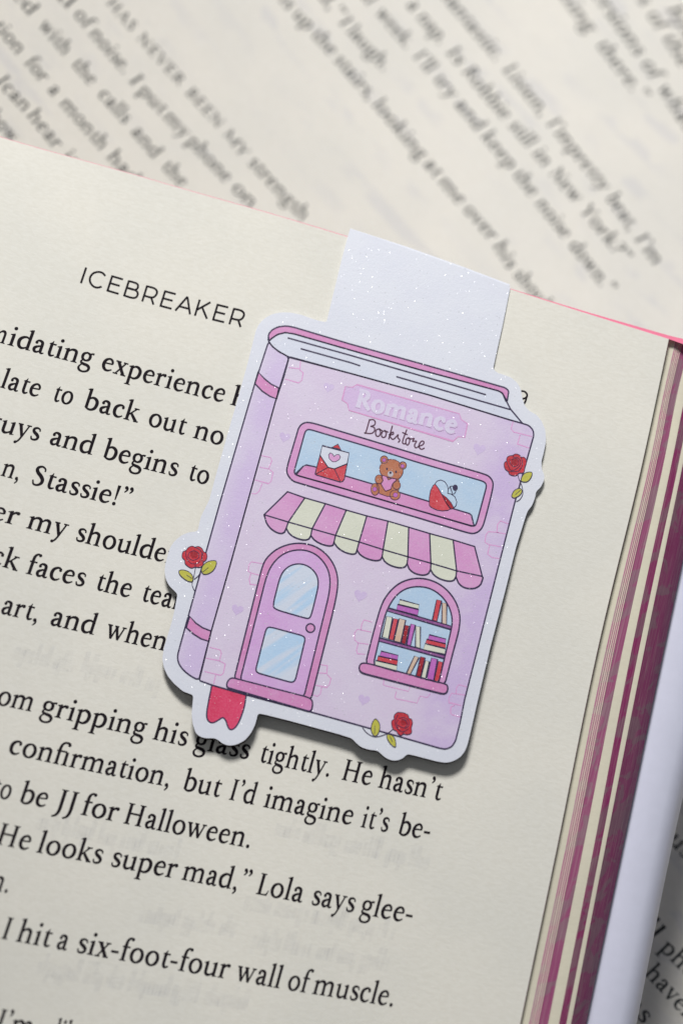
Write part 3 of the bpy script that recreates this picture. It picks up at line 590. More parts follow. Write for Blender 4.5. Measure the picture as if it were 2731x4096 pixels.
low_line([(1100, -15), (1146, 38), (1219, 117), (1318, 225), (1471, 402), (1675, 640), (1735, 712), (1831, 822), (1960, 968), (2030, 1080), (2240, 1320)],
         [('is', 1112, 1150), ('up', 1165, 1228), ('the', 1238, 1320), ('stairs,', 1330, 1473), ('looking', 1484, 1677), ('at', 1688, 1737), ('me', 1748, 1833), ('over', 1846, 1958), ('his', 1968, 2030), ('shoulder', 2046, 2240)], 37)
low_line([(1260, -28), (1350, 86), (1381, 124), (1531, 285)], [('d,"', 1262, 1345), ('I', 1350, 1372), ('laugh.', 1383, 1533)], 36)
low_line([(1440, -15), (1499, 54), (1621, 195), (1707, 293), (1786, 385), (1903, 525), (2031, 680), (2117, 788), (2248, 955), (2421, 1175)],
         [('ll', 1440, 1472), ('week.', 1497, 1623), ('I\'ll', 1646, 1709), ('try', 1726, 1798), ('and', 1812, 1905), ('keep', 1919, 2033), ('the', 2043, 2119), ('noise', 2136, 2250), ('down."', 2268, 2423)], 37)
low_line([(1600, -5), (1665, 72), (1755, 178), (1825, 262), (2008, 480), (2107, 592), (2171, 670), (2292, 812), (2482, 1050)],
         [('a', 1621, 1646), ('nap.', 1662, 1757), ('Is', 1778, 1827), ('Robbie', 1843, 2010), ('still', 2028, 2107), ('in', 2124, 2172), ('New', 2190, 2294), ('York?"', 2312, 2484)], 37)
low_line([(1740, -45), (1792, 29), (1980, 245), (2158, 465), (2260, 590), (2401, 765), (2512, 925), (2613, 1062)],
         [('fantastic.', 1762, 1982), ('Listen,', 2003, 2160), ('I\'m', 2179, 2262), ('pretty', 2262, 2403), ('beat,', 2418, 2513), ('I\'m', 2531, 2615)], 37)
low_line([(2150, -130), (2235, -15), (2343, 132), (2506, 345), (2560, 415)], [('coming', 2150, 2345), ('there."', 2376, 2552)], 37)
low_line([(2330, -70), (2394, 22), (2535, 220), (2590, 300), (2740, 530)], [('versions', 2332, 2540), ('of', 2556, 2602), ('what', 2622, 2735)], 38)
low_line([(2480, -100), (2573, 45), (2625, 120), (2731, 290)], [('pieces', 2430, 2560), ('of', 2580, 2626), ('the', 2640, 2722)], 38)
low_line([(2600, -60), (2740, 160)], [('his', 2660, 2735)], 38)
low_line([(2640, 3330), (2691, 3388), (2780, 3490)], [('music', 2600, 2790)], 46)
low_line([(2560, 3700), (2630, 3792), (2740, 3905)], [('all', 2520, 2610), ('phone', 2632, 2840)], 47)
low_line([(2480, 3790), (2581, 3905), (2731, 4068)], [('haven\'t', 2572, 2800)], 47)
low_line([(2480, 3990), (2546, 4072), (2700, 4240)], [('was', 2440, 2570), ('on', 2590, 2670)], 47)

# table under the lower book
tm = NT('table_wood'); tm.setc(tm.mix(tm.noise(40, 4), lin((92, 74, 60)), lin((70, 54, 44)))); tm.b.inputs['Roughness'].default_value = 0.6
tb = mesh_obj('table', [(-600, -500, 0), (600, -500, 0), (600, 700, 0), (-600, 700, 0)], [(0, 1, 2, 3)], tm.m)
tb['kind'] = 'structure'

# ------------------------------------------------------------------ the bookmark
bm_c = hit(1450, 2100, lambda a, b: 0.88)
BTILT = -math.radians(1.2)
BM_P = Matrix.Translation(bm_c) @ Matrix.Rotation(-TXT_ROT, 4, 'Z') @ Matrix.Rotation(BTILT, 4, 'X')   # mm, page frame
bm_m = Matrix.Translation(bm_c * MM) @ Matrix.Rotation(-TXT_ROT, 4, 'Z') @ Matrix.Rotation(BTILT, 4, 'X')
mark = empty('bookmark', PW @ bm_m)
tag(mark, 'glittery lilac die-cut magnetic bookmark shaped like a romance bookstore, folded over the page top', 'bookmark')
BMI = BM_P.inverted(); cam_l = BMI @ CAM_P
def loc(px, py, z=0.0):
    d = BMI.to_3x3() @ ray(px, py)
    p = cam_l + d * ((z - cam_l.z) / d.z); return (p.x, p.y)
CROP = {'A1': (600, 1200, 1.96), 'A2': (1400, 1200, 1.96), 'A3': (600, 2000, 1.96), 'A4': (1300, 1900, 1.7422), 'A5': (600, 2500, 1.96),
        'A6': (1300, 2400, 1.7422), 'E1': (1100, 1700, 3.92), 'BR': (1440, 1780, 6.533), 'BT': (1660, 1840, 4.612), 'RS': (1340, 1500, 2.8),
        'R1': (1980, 1780, 8.711), 'R2': (700, 2160, 7.84), 'R3': (1430, 2820, 6.533), 'W1': (1480, 2360, 4.126), 'AW': (1000, 1900, 1.6333), 'C8': (1000, 700, 1.4255)}
def Q(*items):                          # mixed crop names and points -> bookmark coordinates in mm
    out = []; c = None
    for it in items:
        if isinstance(it, str): c = CROP[it]; continue
        out.append(loc(c[0] + it[0] / c[2], c[1] + it[1] / c[2]))
    return out
LZ = 0.009
def rnd(P, cap=0.5, it=2):              # limited corner cutting: rounds arcs, leaves long straight runs alone
    for _ in range(it):
        out = []; n = len(P)
        for i in range(n):
            p = Vector(P[i]); a = Vector(P[i - 1]) - p; b = Vector(P[(i + 1) % n]) - p
            for e in (a, b):
                L = e.length
                out.append(tuple(p + e * (min(0.25 * L, cap) / L)) if L > 1e-6 else tuple(p))
        P = out; cap *= 0.5
    return P
def fill(name, pts, mat, layer, parent=mark, smooth=0):
    if smooth: pts = cr(pts, True, smooth)
    sh = Shape2D(); sh.poly(pts)
    return mesh_obj(name, [(x, y, layer * LZ) for x, y in sh.v], sh.f, F[mat], parent)
def fills(name, polys, mat, layer, parent=mark, smooth=0):
    sh = Shape2D()
    for p in polys: sh.poly(cr(p, True, smooth) if smooth else p)
    return mesh_obj(name, [(x, y, layer * LZ) for x, y in sh.v], sh.f, F[mat], parent)
OUTH = 0.08
def lines(name, paths, layer, parent=mark, mat='dark', h=OUTH):     # path: (points, closed, smooth[, h])
    sh = Shape2D(); k = 0
    for p in paths:
        pts, closed, sm = p[0], p[1], p[2]; hh = p[3] if len(p) > 3 else h
        if sm: pts = cr(pts, closed, sm)
        V, Fc = ribbon([(x, y, hh) for x, y in pts], closed); sh.add(V, Fc)
        if not closed:
            for e in (pts[0], pts[-1]): sh.poly(disc(e[0], e[1], hh, hh, 8))
    return mesh_obj(name, [(x, y, layer * LZ) for x, y in sh.v], sh.f, F[mat], parent)

outline = Q('C8', (437, 833), (480, 655), (525, 470), (557, 350), (568, 312), (575, 308), (900, 420), (1200, 527), (1478, 632), (1482, 642), (1440, 850), (1400, 1030), (1384, 1105),
  'A2', (1150, 570), (1200, 585), (1260, 607), (1310, 650), (1338, 705), (1347, 770), (1368, 830), (1400, 868), (1460, 900), (1500, 950), (1528, 1020), (1533, 1110), (1515, 1200), (1497, 1265), (1500, 1330), (1521, 1370),
  (1519, 1410), (1492, 1468), (1458, 1497), (1440, 1560), 'A4', (1470, 120), (1462, 155), (1440, 213), (1412, 246), (1400, 275), (1330, 500), (1250, 820), (1150, 1200), (1063, 1568),
  'A6', (1010, 930), (990, 1010), (972, 1055), (940, 1095), (890, 1124), (840, 1134), (780, 1125), (600, 1078), (570, 1074), (540, 1104), (500, 1119), (460, 1117), (420, 1099), (385, 1068), (365, 1050), (302, 1042), (250, 1025), (212, 992), (186, 963), (100, 938),
  'A5', (1568, 880), (1100, 752), (900, 702), (847, 692), (825, 780), (790, 850), (742, 905), (680, 937), (620, 946), (570, 930), (530, 897), (500, 886), (450, 888), (400, 879), (360, 850), (337, 780), (327, 700), (335, 610), (341, 550),
  (260, 520), 'A3', (190, 1440), (140, 1380), (108, 1310), (98, 1240), (110, 1160), (140, 1060), (165, 980), (190, 880), (205, 800), (217, 738), (190, 710), (150, 670), (125, 620), (115, 560), (122, 500), (140, 430), (160, 370), (195, 320), (250, 275), (310, 252), (362, 247), (376, 235), (400, 130),
  'A1', (465, 1568), (510, 1400), (600, 1080), (700, 735), (770, 480), (815, 300), (830, 240), (855, 187), (900, 142), (960, 110), (1030, 96), (1100, 98), (1180, 114), (1260, 143), (1330, 165), (1378, 172))
strap_n = 13
def prism(name, P, z0, z1, mat, parent, top_mat=None, bev=0.0):
    n = len(P); tri = geometry.tessellate_polygon([[Vector((p[0], p[1], 0)) for p in P]])
    V = [(p[0], p[1], z0) for p in P] + [(p[0], p[1], z1) for p in P]
    Fc = [tuple(t) for t in tri] + [tuple(i + n for i in reversed(t)) for t in tri] + [(i, i + n, (i + 1) % n + n, (i + 1) % n) for i in range(n)]
    return mesh_obj(name, V, Fc, mat, parent)
def inset(P, dd):
    out = []; n = len(P)
    area2 = sum(P[i][0] * P[(i+1) % n][1] - P[(i+1) % n][0] * P[i][1] for i in range(n)); sg = 1 if area2 > 0 else -1
    for i in range(n):
        a, b = P[i - 1], P[(i + 1) % n]; dx, dy = b[0] - a[0], b[1] - a[1]; L = math.hypot(dx, dy) or 1
        out.append((P[i][0] - dy / L * dd * sg, P[i][1] + dx / L * dd * sg))
    return out
fp = prism('front_panel', rnd(outline, 0.16, 2), 0.0, -0.15, F['card'], mark)
fp['label'] = 'pale glitter card with a wide white border'
# magnet sheet behind the lower part
vt = 8.0
body = inset(outline[strap_n:], 0.03)
mag = [p for p in body if p[1] < vt]
mg_o = prism('magnet', mag, -0.152, -1.0, M_MAGNET, mark)
for v_ in mg_o.data.vertices:
    if v_.co.z < -0.0006: v_.co.z = -(0.88 + v_.co.y / MM * math.tan(BTILT) - 0.16) * MM
# fold over the page top, and the half behind the page
fold = outline[4:9]; fl = [fold[0], fold[2], fold[3], fold[4]]
V = []; Fc = []
prof = [(0, 0), (0.12, -0.03), (0.22, -0.12), (0.26, -0.26), (0.22, -0.4), (0.12, -0.49), (0.0, -0.52)]
for i, (x, y) in enumerate(fl):
    for dy, dz in prof: V.append((x + dy * 0.02, y + dy, dz))
m = len(prof)
for i in range(len(fl) - 1):
    for j in range(m - 1): Fc.append((i*m + j, (i+1)*m + j, (i+1)*m + j + 1, i*m + j + 1))
mesh_obj('fold', V, Fc, F['card'], mark, True)

# --- printed drawing, kept in bookmark coordinates
spineP = Q('A1', (930, 325), (960, 365), (1010, 405), (1090, 447), (1050, 600), (985, 790), 'A3', (770, 0), (640, 470), (480, 1030), (385, 1412), (330, 1387), (270, 1342), (228, 1290), (214, 1230), (240, 1130), (300, 915), (440, 410), (555, 0), 'A1', (822, 655))
faceP = Q('A1', (1090, 447), 'A2', (0, 575), (620, 745), (1250, 940), (1340, 965), (1400, 984), (1432, 1020), (1438, 1060), 'A4', (1320, 190), (1200, 660), (970, 1568), 'A6', (940, 850), (908, 980), (882, 1022), (838, 1040), (790, 1031), (500, 947), (0, 808),
           'A5', (1260, 682), (750, 547), (490, 472), (385, 434), 'A3', (480, 1030), (640, 470), (770, 0), 'A1', (985, 790))
backP = Q('A1', (930, 325), (928, 270), (955, 235), (1005, 210), (1070, 203), (1130, 214), 'A2', (0, 345), (540, 495), (1215, 688), (1242, 712), (1228, 802), (1192, 730), (1160, 712), (540, 545), (0, 392), 'A1', (1130, 266), (1060, 255), (1000, 270), (955, 300))
pageP = Q('A1', (930, 325), (955, 300), (1000, 270), (1060, 255), (1130, 266), 'A2', (0, 392), (540, 545), (1160, 712), (1192, 730), (1228, 802), (1255, 855), (1350, 968), (1250, 940), (620, 745), (0, 575), 'A1', (1090, 447), (1010, 405), (960, 365))
faceP = rnd(faceP, 0.15, 1); spineP = rnd(spineP, 0.25, 2); backP = rnd(backP, 0.15, 1)
bk = fill('printed_storefront', faceP, 'lilac', 1); bk['label'] = 'lilac storefront drawn as the cover of a book'
fill('printed_spine', spineP, 'spine', 1, bk)
fill('printed_back_cover', backP, 'pink', 1, bk)
fill('printed_page_edges', pageP, 'pages', 1, bk)
band1 = Q('A1', (848, 565), (900, 620), (950, 660), (1010, 690), (993, 775), (940, 755), (880, 715), (822, 655))
band2 = Q('A3', (312, 912), (360, 965), (410, 1000), (480, 1028), (462, 1108), (400, 1088), (340, 1050), (285, 1000))
for b in (band1, band2): fill('printed_spine_band', b, 'pink', 2, bk)
def heart(c, cx, cy, r):
    P = [(16 * math.sin(t) ** 3, -(13 * math.cos(t) - 5 * math.cos(2*t) - 2 * math.cos(3*t) - math.cos(4*t))) for t in [2 * math.pi * i / 20 for i in range(20)]]
    a = math.radians(15)
    return Q(c, *[(cx + (x * math.cos(a) - y * math.sin(a)) * r / 16, cy + (x * math.sin(a) + y * math.cos(a)) * r / 16) for x, y in P])
fills('printed_faint_hearts', [heart('A1', 1400, 685, 42), heart('A1', 1055, 1075, 44), heart('A2', 1010, 1168, 50), heart('A3', 685, 860, 48), heart('A4', 245, 840, 46), heart('A6', 270, 695, 42)], 'heart', 2, bk)
br = []
for c, P in (('A1', [(1180, 475), (1175, 540), (1090, 530)]), ('A1', [(1175, 550), (1200, 570), (1190, 630), (1165, 650), (1060, 620)]), ('A1', [(875, 1220), (945, 1235), (955, 1260), (930, 1325), (860, 1310)]),
    ('A1', [(930, 1325), (965, 1350), (950, 1420), (930, 1440), (820, 1410)]), ('A1', [(880, 1440), (855, 1500), (830, 1520), (800, 1518)]), ('A3', [(885, 500), (795, 485), (775, 510), (770, 560), (800, 575), (860, 590)]),
    ('A3', [(790, 580), (778, 620), (785, 660), (840, 668)]), ('A3', [(470, 1155), (550, 1175), (560, 1200), (545, 1260), (440, 1240)]), ('A3', [(545, 1262), (590, 1285), (575, 1360), (555, 1375), (430, 1345)]), ('A3', [(515, 1375), (500, 1440)]),
    ('A3', [(1335, 1290), (1390, 1300), (1385, 1360), (1310, 1355)]), ('A3', [(1390, 1370), (1418, 1400), (1405, 1450), (1385, 1470), (1290, 1450)]), ('A3', [(1345, 1470), (1335, 1520), (1310, 1540), (1270, 1525)]),
    ('A4', [(1275, 340), (1220, 320), (1200, 345), (1195, 400), (1255, 410)]), ('A4', [(1205, 400), (1135, 395), (1118, 420), (1112, 470), (1140, 485), (1220, 500)]), ('A4', [(1145, 490), (1130, 550), (1160, 575), (1210, 582)]),
    ('A4', [(325, 1025), (270, 1010), (255, 1040), (250, 1080)]), ('A4', [(320, 1095), (225, 1075), (205, 1100), (205, 1150), (230, 1170), (300, 1180)]), ('A4', [(230, 1175), (218, 1220), (225, 1245), (275, 1250)]),
    ('A6', [(410, 555), (405, 590), (430, 600), (580, 637), (590, 605)]), ('A6', [(495, 640), (485, 680), (500, 690), (640, 718), (655, 680)]), ('A6', [(660, 670), (710, 680), (730, 655)]), ('A6', [(985, 605), (930, 590), (915, 610), (910, 650)]),
    ('A6', [(970, 662), (880, 650), (862, 680), (862, 715), (945, 735)]), ('A6', [(900, 735), (875, 745), (873, 790), (885, 800), (940, 815)]), ('A2', [(1275, 955), (1260, 1010), (1280, 1035), (1420, 1070)]), ('A2', [(1330, 1060), (1310, 1130), (1400, 1160)])):
    br.append((Q(c, *P), False, 0, 0.05))
lines('printed_bricks', br, 2, bk, 'brick')
lines('printed_outline', [(spineP, True, 0), (faceP, True, 0), (backP, True, 0), (pageP, True, 0), (band1, True, 0), (band2, True, 0),
    (Q('A1', (1083, 298), (1568, 433), 'A2', (350, 535), (750, 650), (1060, 742)), False, 0), (Q('A1', (1185, 383), (1568, 490), 'A2', (75, 515)), False, 0),
    (Q('A2', (365, 602), (720, 705), (1250, 858)), False, 0)], 4, bk)
# ribbon
rbP = Q('A5', (492, 440), (760, 512), (740, 650), (700, 760), (665, 812), (630, 825), (610, 800), (595, 745), (570, 722), (540, 745), (490, 772), (455, 755), (442, 710), (455, 620))
rbP = rnd(rbP, 0.35)
rb = fill('printed_ribbon', rbP, 'ribbon', 0.4); lines('ribbon_outline', [(rbP, True, 0)], 0.7, rb)
# sign
sgP = Q('RS', (115, 130), (195, 138), (245, 108), (1390, 435), (1410, 500), (1480, 545), (1450, 700), (1375, 690), (1320, 742), (155, 395), (138, 320), (78, 280))
sg = fill('printed_sign', sgP, 'signfill', 2); sg['label'] = 'mauve sign reading Romance above handwritten Bookstore'
lines('sign_border', [(sgP, True, 0, 0.06)], 3, sg, 'signline')
def sign_text(dx, dy, mat, layer, nm):
    sh = Shape2D()
    p0 = Vector(Q('RS', (203 + dx, 352 + dy))[0]); p1 = Vector(Q('RS', (1345 + dx, 661 + dy))[0])
    q = Vector(Q('RS', (203 + dx + 36, 352 + dy - 132))[0]); up = (q - p0) / 44.0
    tot = 0
    word_into(sh, 'Romance', p0, p1, up, G, 3.6)
    s = up.length
    return mesh_obj(nm, [(x, y, layer * LZ + z) for (x, y), z in zip(sh.v, sh.z)], sh.f, F[mat], sg)
sign_text(6, 8, 'signlow', 3.6, 'sign_lettering_shadow'); sign_text(0, 0, 'white', 4.4, 'sign_lettering')
hw = [[(385, 500), (345, 640), (330, 648)], [(385, 505), (425, 500), (448, 525), (440, 560), (400, 575)], [(400, 575), (438, 590), (440, 625), (405, 655), (335, 650)],
      [(495, 605), (465, 612), (452, 650), (465, 685), (495, 680), (508, 640), (495, 605), (525, 625)], [(555, 625), (530, 635), (518, 675), (535, 700), (562, 690), (572, 650), (555, 625), (590, 640)],
      [(640, 572), (600, 715)], [(605, 670), (645, 640), (650, 662), (612, 680), (640, 720), (665, 712)], [(665, 712), (705, 668), (700, 700), (724, 730), (708, 752)],
      [(800, 615), (755, 740), (765, 770), (792, 768)], [(755, 645), (805, 668)], [(820, 705), (795, 720), (790, 765), (810, 785), (828, 760), (834, 725), (820, 705), (850, 718)],
      [(850, 718), (882, 712), (868, 742), (908, 742), (888, 785), (900, 815), (928, 806)], [(928, 800), (982, 780), (992, 748), (966, 742), (940, 780), (946, 820), (970, 832), (996, 820)]]
lines('handwritten_lettering', [(Q('RS', *p), False, 4, 0.075) for p in hw], 3, sg, 'plum')
# shop window
swO = Q('A1', (1165, 1000), (1195, 967), (1245, 955), 'BT', (370, 0), (1000, 180), (1310, 270), (1385, 325), (1430, 400), (1435, 480), (1400, 650), (1290, 1080), (1240, 1240), (1170, 1320), (1080, 1358), (980, 1348), (0, 1050), 'E1', (900, 1065), (350, 903), (280, 880), (215, 812), (183, 740), (187, 660), (345, 130))
swI = Q('E1', (470, 110), (500, 76), (545, 70), (1568, 375), 'BT', (0, 30), (620, 210), (1240, 390), (1300, 430), (1312, 490), (1140, 1130), (1112, 1205), (1060, 1222), (0, 915), 'E1', (950, 960), (380, 800), (320, 778), (300, 740), (310, 690))
swO = rnd(swO, 0.6)
sw = fill('printed_shop_window', swO, 'pinkl', 2); sw['label'] = 'long pink framed display window with three gifts'
swI = rnd(swI, 0.2)
fill('window_glass', swI, 'sky', 3, sw)
swS = Q('E1', (330, 768), (440, 650), (490, 628), (620, 655), (1100, 800), (1500, 918), 'BT', (0, 690), (700, 900), (1000, 990), (1035, 1022), (1082, 1212), (1040, 1218), (0, 915), 'E1', (950, 960), (380, 800))
fill('window_sill', swS, 'pink', 4, sw)
lines('window_outline', [(swO, True, 0), (swI, True, 0), (swS, True, 0)], 5, sw)
# envelope
enP = Q('E1', (740, 325), (1160, 440), (1130, 610), (930, 690), (830, 665), (705, 475)); enR = Q('E1', (705, 475), (830, 665), (930, 690), (1130, 605), (1085, 850), (1060, 885), (1020, 895), (650, 785), (630, 770), (640, 715))
enF = Q('E1', (885, 350), (985, 303), (1035, 390)); enH = Q('E1', (925, 495), (900, 455), (865, 438), (838, 470), (850, 530), (900, 578), (950, 578), (1005, 545), (1025, 500), (1000, 465), (960, 468))
en = fill('printed_envelope', enR, 'coral', 6); fill('letter_sheet', enP, 'pages', 6.5, en); fill('envelope_flap', enF, 'red', 6, en); fill('letter_heart', enH, 'pinkl', 7.2, en)
lines('envelope_outline', [(enP, True, 0, .05), (enR, True, 0, .05), (enF, True, 0, .05), (enH, True, 0, .035), (Q('E1', (645, 768), (830, 665)), False, 0, .04), (Q('E1', (930, 692), (1022, 885)), False, 0, .04)], 8, en)
# bear
def ell(c, x, y, rx, ry=None, n=18): return Q(c, *disc(x, y, rx, ry or rx, n))
bhead = cr(Q('BR', (505, 640), (545, 500), (650, 410), (800, 375), (950, 410), (1060, 500), (1115, 640), (1105, 760), (1000, 890), (850, 880), (700, 850), (560, 780)), True, 3)
bbody = Q('BR', (540, 800), (1000, 900), (1040, 1000), (1000, 1200), (930, 1350), (700, 1340), (500, 1270), (430, 1050), (480, 900))
bheart = Q('BR', (735, 920), (690, 830), (600, 800), (545, 860), (600, 930), (545, 1020), (600, 1120), (660, 1210), (800, 1160), (840, 1020), (930, 960), (930, 890), (830, 875))
ears = [ell('BR', 625, 385, 100), ell('BR', 1112, 535, 96)]; arms = [ell('BR', 490, 900, 100, 115), ell('BR', 950, 1050, 100, 110)]; feet = [ell('BR', 388, 1160, 105, 155), ell('BR', 908, 1310, 135, 128)]
bear = fill('printed_teddy_bear', bbody, 'brown', 6); bear['label'] = 'brown teddy bear hugging a pink heart'
for e in ears: fill('bear_ear', e, 'brown', 5.6, bear)
fill('bear_head', bhead, 'brown', 7.2, bear); fill('bear_heart', bheart, 'pink', 8.2, bear)
for a in arms: fill('bear_arm', a, 'brown', 9, bear)
for a in feet: fill('bear_foot', a, 'brown', 7.4, bear)
fills('bear_pads', [ell('BR', 625, 397, 44), ell('BR', 1105, 555, 44), ell('BR', 380, 1160, 52), ell('BR', 920, 1310, 56)], 'purple', 8, bear)
fill('bear_muzzle', ell('BR', 790, 760, 76), 'grey', 8.4, bear)
fills('bear_face', [ell('BR', 790, 728, 30), ell('BR', 697, 628, 23, 32), ell('BR', 935, 705, 24, 32)], 'dark', 9.4, bear)
lines('bear_outline', [(p, True, 0, .036) for p in [bhead] + ears + feet + [bheart]] + [(p, True, 0, .034) for p in arms] + [(bbody, True, 0, .03), (ell('BR', 380, 1160, 54), True, 0, .03), (ell('BR', 920, 1310, 58), True, 0, .03), (ell('BR', 625, 397, 46), True, 0, .026), (ell('BR', 1105, 555, 46), True, 0, .026)], 7.8, bear, 'plum')
lines('bear_arm_outline', [(p, True, 0, .034) for p in arms + [bheart]], 9.6, bear, 'plum')
# potion bottle
btG = Q('BT', (365, 440), (400, 392), (470, 370), (540, 400), (590, 470), (607, 540), (598, 618), (660, 630), (730, 680), (765, 770), (752, 840), (710, 885), (580, 700), (490, 630))
btR = Q('BT', (365, 445), (330, 470), (280, 570), (258, 700), (260, 840), (300, 880), (400, 925), (500, 940), (600, 930), (650, 905), (560, 780), (490, 640), (430, 530))
btD = Q('BT', (490, 630), (580, 700), (660, 790), (710, 885), (670, 905), (640, 900), (560, 780))
bt = fill('printed_heart_bottle', btR, 'coral', 6); bt['label'] = 'heart bottle half full of red potion'
fill('bottle_glass', btG, 'sky', 5.6, bt); fill('potion_surface', btD, 'crimson', 7, bt); fill('bottle_stopper', ell('BT', 735, 512, 48, 56), 'dark', 7, bt)
lines('bottle_outline', [(btG[:12], False, 0, .04), (btR, True, 0, .04), (btD, True, 0, .035), (Q('BT', (607, 540), (640, 488), (690, 632), (720, 622), (748, 575)), False, 0, .035), (Q('BT', (598, 618), (690, 636)), False, 0, .035), (Q('BT', (640, 488), (690, 480)), False, 0, .03)], 8, bt)
# awning
tp = [(245, 110), (358, 150), (492, 188), (628, 230), (762, 268), (900, 302), (1035, 342), (1172, 383), (1325, 425), (1465, 468)]
fd = [(92, 260), (250, 308), (405, 352), (558, 395), (712, 438), (868, 488), (1030, 535), (1180, 577), (1348, 627), (1515, 663)]
jn = [(96, 272), (237, 348), (397, 396), (548, 440), (698, 490), (862, 535), (1025, 580), (1178, 618), (1343, 665), (1520, 672)]
bo = [(165, 370), (320, 418), (485, 457), (635, 510), (785, 553), (945, 600), (1100, 650), (1265, 687), (1435, 742)]
aw = empty('printed_awning', Matrix.Identity(4)); aw.parent = mark
awl = []
for k in range(9):
    a, b, m_ = jn[k], jn[k+1], bo[k]; sc = []
    for i in range(1, 12):
        t = i / 12; hgt = (1 - abs(2*t - 1) ** 2.4) ** 0.6
        sc.append((a[0] + (b[0]-a[0]) * t + (m_[0] - (a[0]+b[0]) / 2) * hgt, a[1] + (b[1]-a[1]) * t + (m_[1] - (a[1]+b[1]) / 2) * hgt))
    P = [tp[k], tp[k+1], fd[k+1], b] + sc[::-1] + [a, fd[k]]
    fill('awning_stripe', Q('AW', *P), 'pinkl' if k % 2 == 0 else 'cream', 5 + 0.01 * k, aw)
    awl += [(Q('AW', a, *sc, b), False, 0), (Q('AW', tp[k], fd[k]), False, 0), (Q('AW', fd[k], a), False, 0)]
awl += [(Q('AW', *tp), False, 0), (Q('AW', *fd), False, 0), (Q('AW', tp[9], fd[9], jn[9]), False, 0)]
lines('awning_outline', awl, 6, aw)
# door
drO = Q('A3', (648, 1450), (885, 500), (930, 436), (1000, 380), (1090, 346), (1180, 337), (1280, 355), (1370, 410), (1440, 500), (1472, 600), (1470, 700), (1440, 850), (1250, 1610), (960, 1540))
drI = Q('A3', (695, 1460), (915, 590), (960, 500), (1030, 430), (1120, 393), (1220, 392), (1310, 430), (1380, 510), (1412, 600), (1408, 720), (1195, 1590), (960, 1530))
pn1 = Q('A3', (962, 830), (1020, 600), (1060, 540), (1120, 505), (1190, 500), (1260, 530), (1310, 590), (1321, 660), (1305, 740), (1265, 900), (1248, 930), (1220, 928), (985, 860))
pn2 = Q('A3', (908, 1020), (925, 997), (960, 1001), (1200, 1066), (1217, 1088), (1140, 1410), (1118, 1431), (1085, 1425), (845, 1357), (828, 1335))
stp = Q('A5', (598, 488), (608, 440), (640, 412), (1230, 565), (1268, 585), (1276, 620), (1262, 682))
drO = rnd(drO, 0.7); drI = rnd(drI, 0.7); pn1 = rnd(pn1, 0.5); pn2 = rnd(pn2, 0.2); stp = rnd(stp, 0.2)
dr = fill('printed_door', drO, 'pink', 5); dr['label'] = 'arched mauve door with two blue panes'
fill('door_leaf', drI, 'door', 6, dr); fill('door_pane', pn1, 'pane', 7, dr); fill('door_pane', pn2, 'pane', 7, dr); fill('door_knob', ell('A3', 1257, 1005, 34), 'pink', 7, dr); fill('door_step', stp, 'pink', 8.4, dr); lines('door_step_outline', [(stp, True, 0)], 9, dr)
lines('door_outline', [(drO, True, 0), (drI, True, 0), (pn1, True, 0), (pn2, True, 0), (ell('A3', 1257, 1005, 34), True, 0)], 8, dr)
# arched window
awO = Q('A4', (272, 1350), (330, 1120), (390, 905), (440, 820), (520, 748), (620, 718), (720, 725), (820, 772), (900, 860), (940, 965), (935, 1070), (895, 1215), (822, 1500))
awI = Q('A4', (326, 1362), (410, 1000), (440, 920), (490, 842), (560, 790), (650, 775), (740, 792), (820, 850), (870, 930), (888, 1020), (870, 1110), (780, 1490))
awS = Q('A4', (252, 1312), (236, 1335), (240, 1365), (262, 1382), (820, 1526), (845, 1518), (855, 1490), (850, 1465), (832, 1456), (290, 1312))
awO = rnd(awO, 0.7); awI = rnd(awI, 0.7); awS = rnd(awS, 0.25)
ww = fill('printed_arched_window', awO, 'pinkl', 5); ww['label'] = 'arched pink window with three shelves of books'
fill('arched_window_glass', awI, 'sky', 6, ww)
bl = []
for P in ([(290, 295), (1345, 600), (1330, 655), (270, 345)], [(150, 790), (1235, 1085), (1220, 1135), (140, 845)]):
    p = Q('W1', *P); fill('printed_shelf', p, 'shelf', 7.4, ww); bl.append((p, True, 0, .05))
BK = [('cream', [(490, 160), (805, 245), (795, 320), (470, 235)]), ('purple', [(450, 240), (800, 330), (780, 425), (435, 330)]), ('coral', [(1095, 160), (1175, 180), (1100, 515), (1025, 495)]), ('tan', [(1185, 210), (1262, 225), (1258, 570), (1180, 550)]),
 ('cream', [(270, 435), (370, 455), (300, 805), (195, 775)]), ('coral', [(385, 470), (462, 488), (380, 830), (305, 810)]), ('tan', [(480, 470), (585, 500), (500, 865), (390, 840)]), ('crimson', [(575, 580), (645, 595), (580, 895), (510, 870)]),
 ('purple', [(670, 560), (745, 580), (665, 920), (600, 900)]), ('cream', [(750, 600), (828, 610), (825, 960), (745, 940)]), ('purple', [(975, 740), (1248, 810), (1240, 890), (950, 820)]), ('coral', [(930, 815), (1245, 890), (1240, 965), (910, 885)]), ('cream', [(905, 885), (1235, 975), (1230, 1065), (875, 985)]),
 ('purple', [(180, 1010), (460, 1080), (450, 1160), (155, 1090)]), ('coral', [(130, 1090), (455, 1165), (440, 1245), (115, 1165)]), ('cream', [(90, 1165), (445, 1250), (430, 1350), (80, 1250)]), ('tan', [(730, 1090), (805, 1115), (650, 1415), (590, 1390)]),
 ('crimson', [(830, 1100), (905, 1120), (825, 1460), (750, 1440)]), ('cream', [(910, 1165), (975, 1185), (905, 1485), (830, 1465)]), ('purple', [(1010, 1120), (1110, 1145), (1040, 1515), (925, 1490)]), ('coral', [(1125, 1175), (1200, 1195), (1130, 1540), (1045, 1520)])]
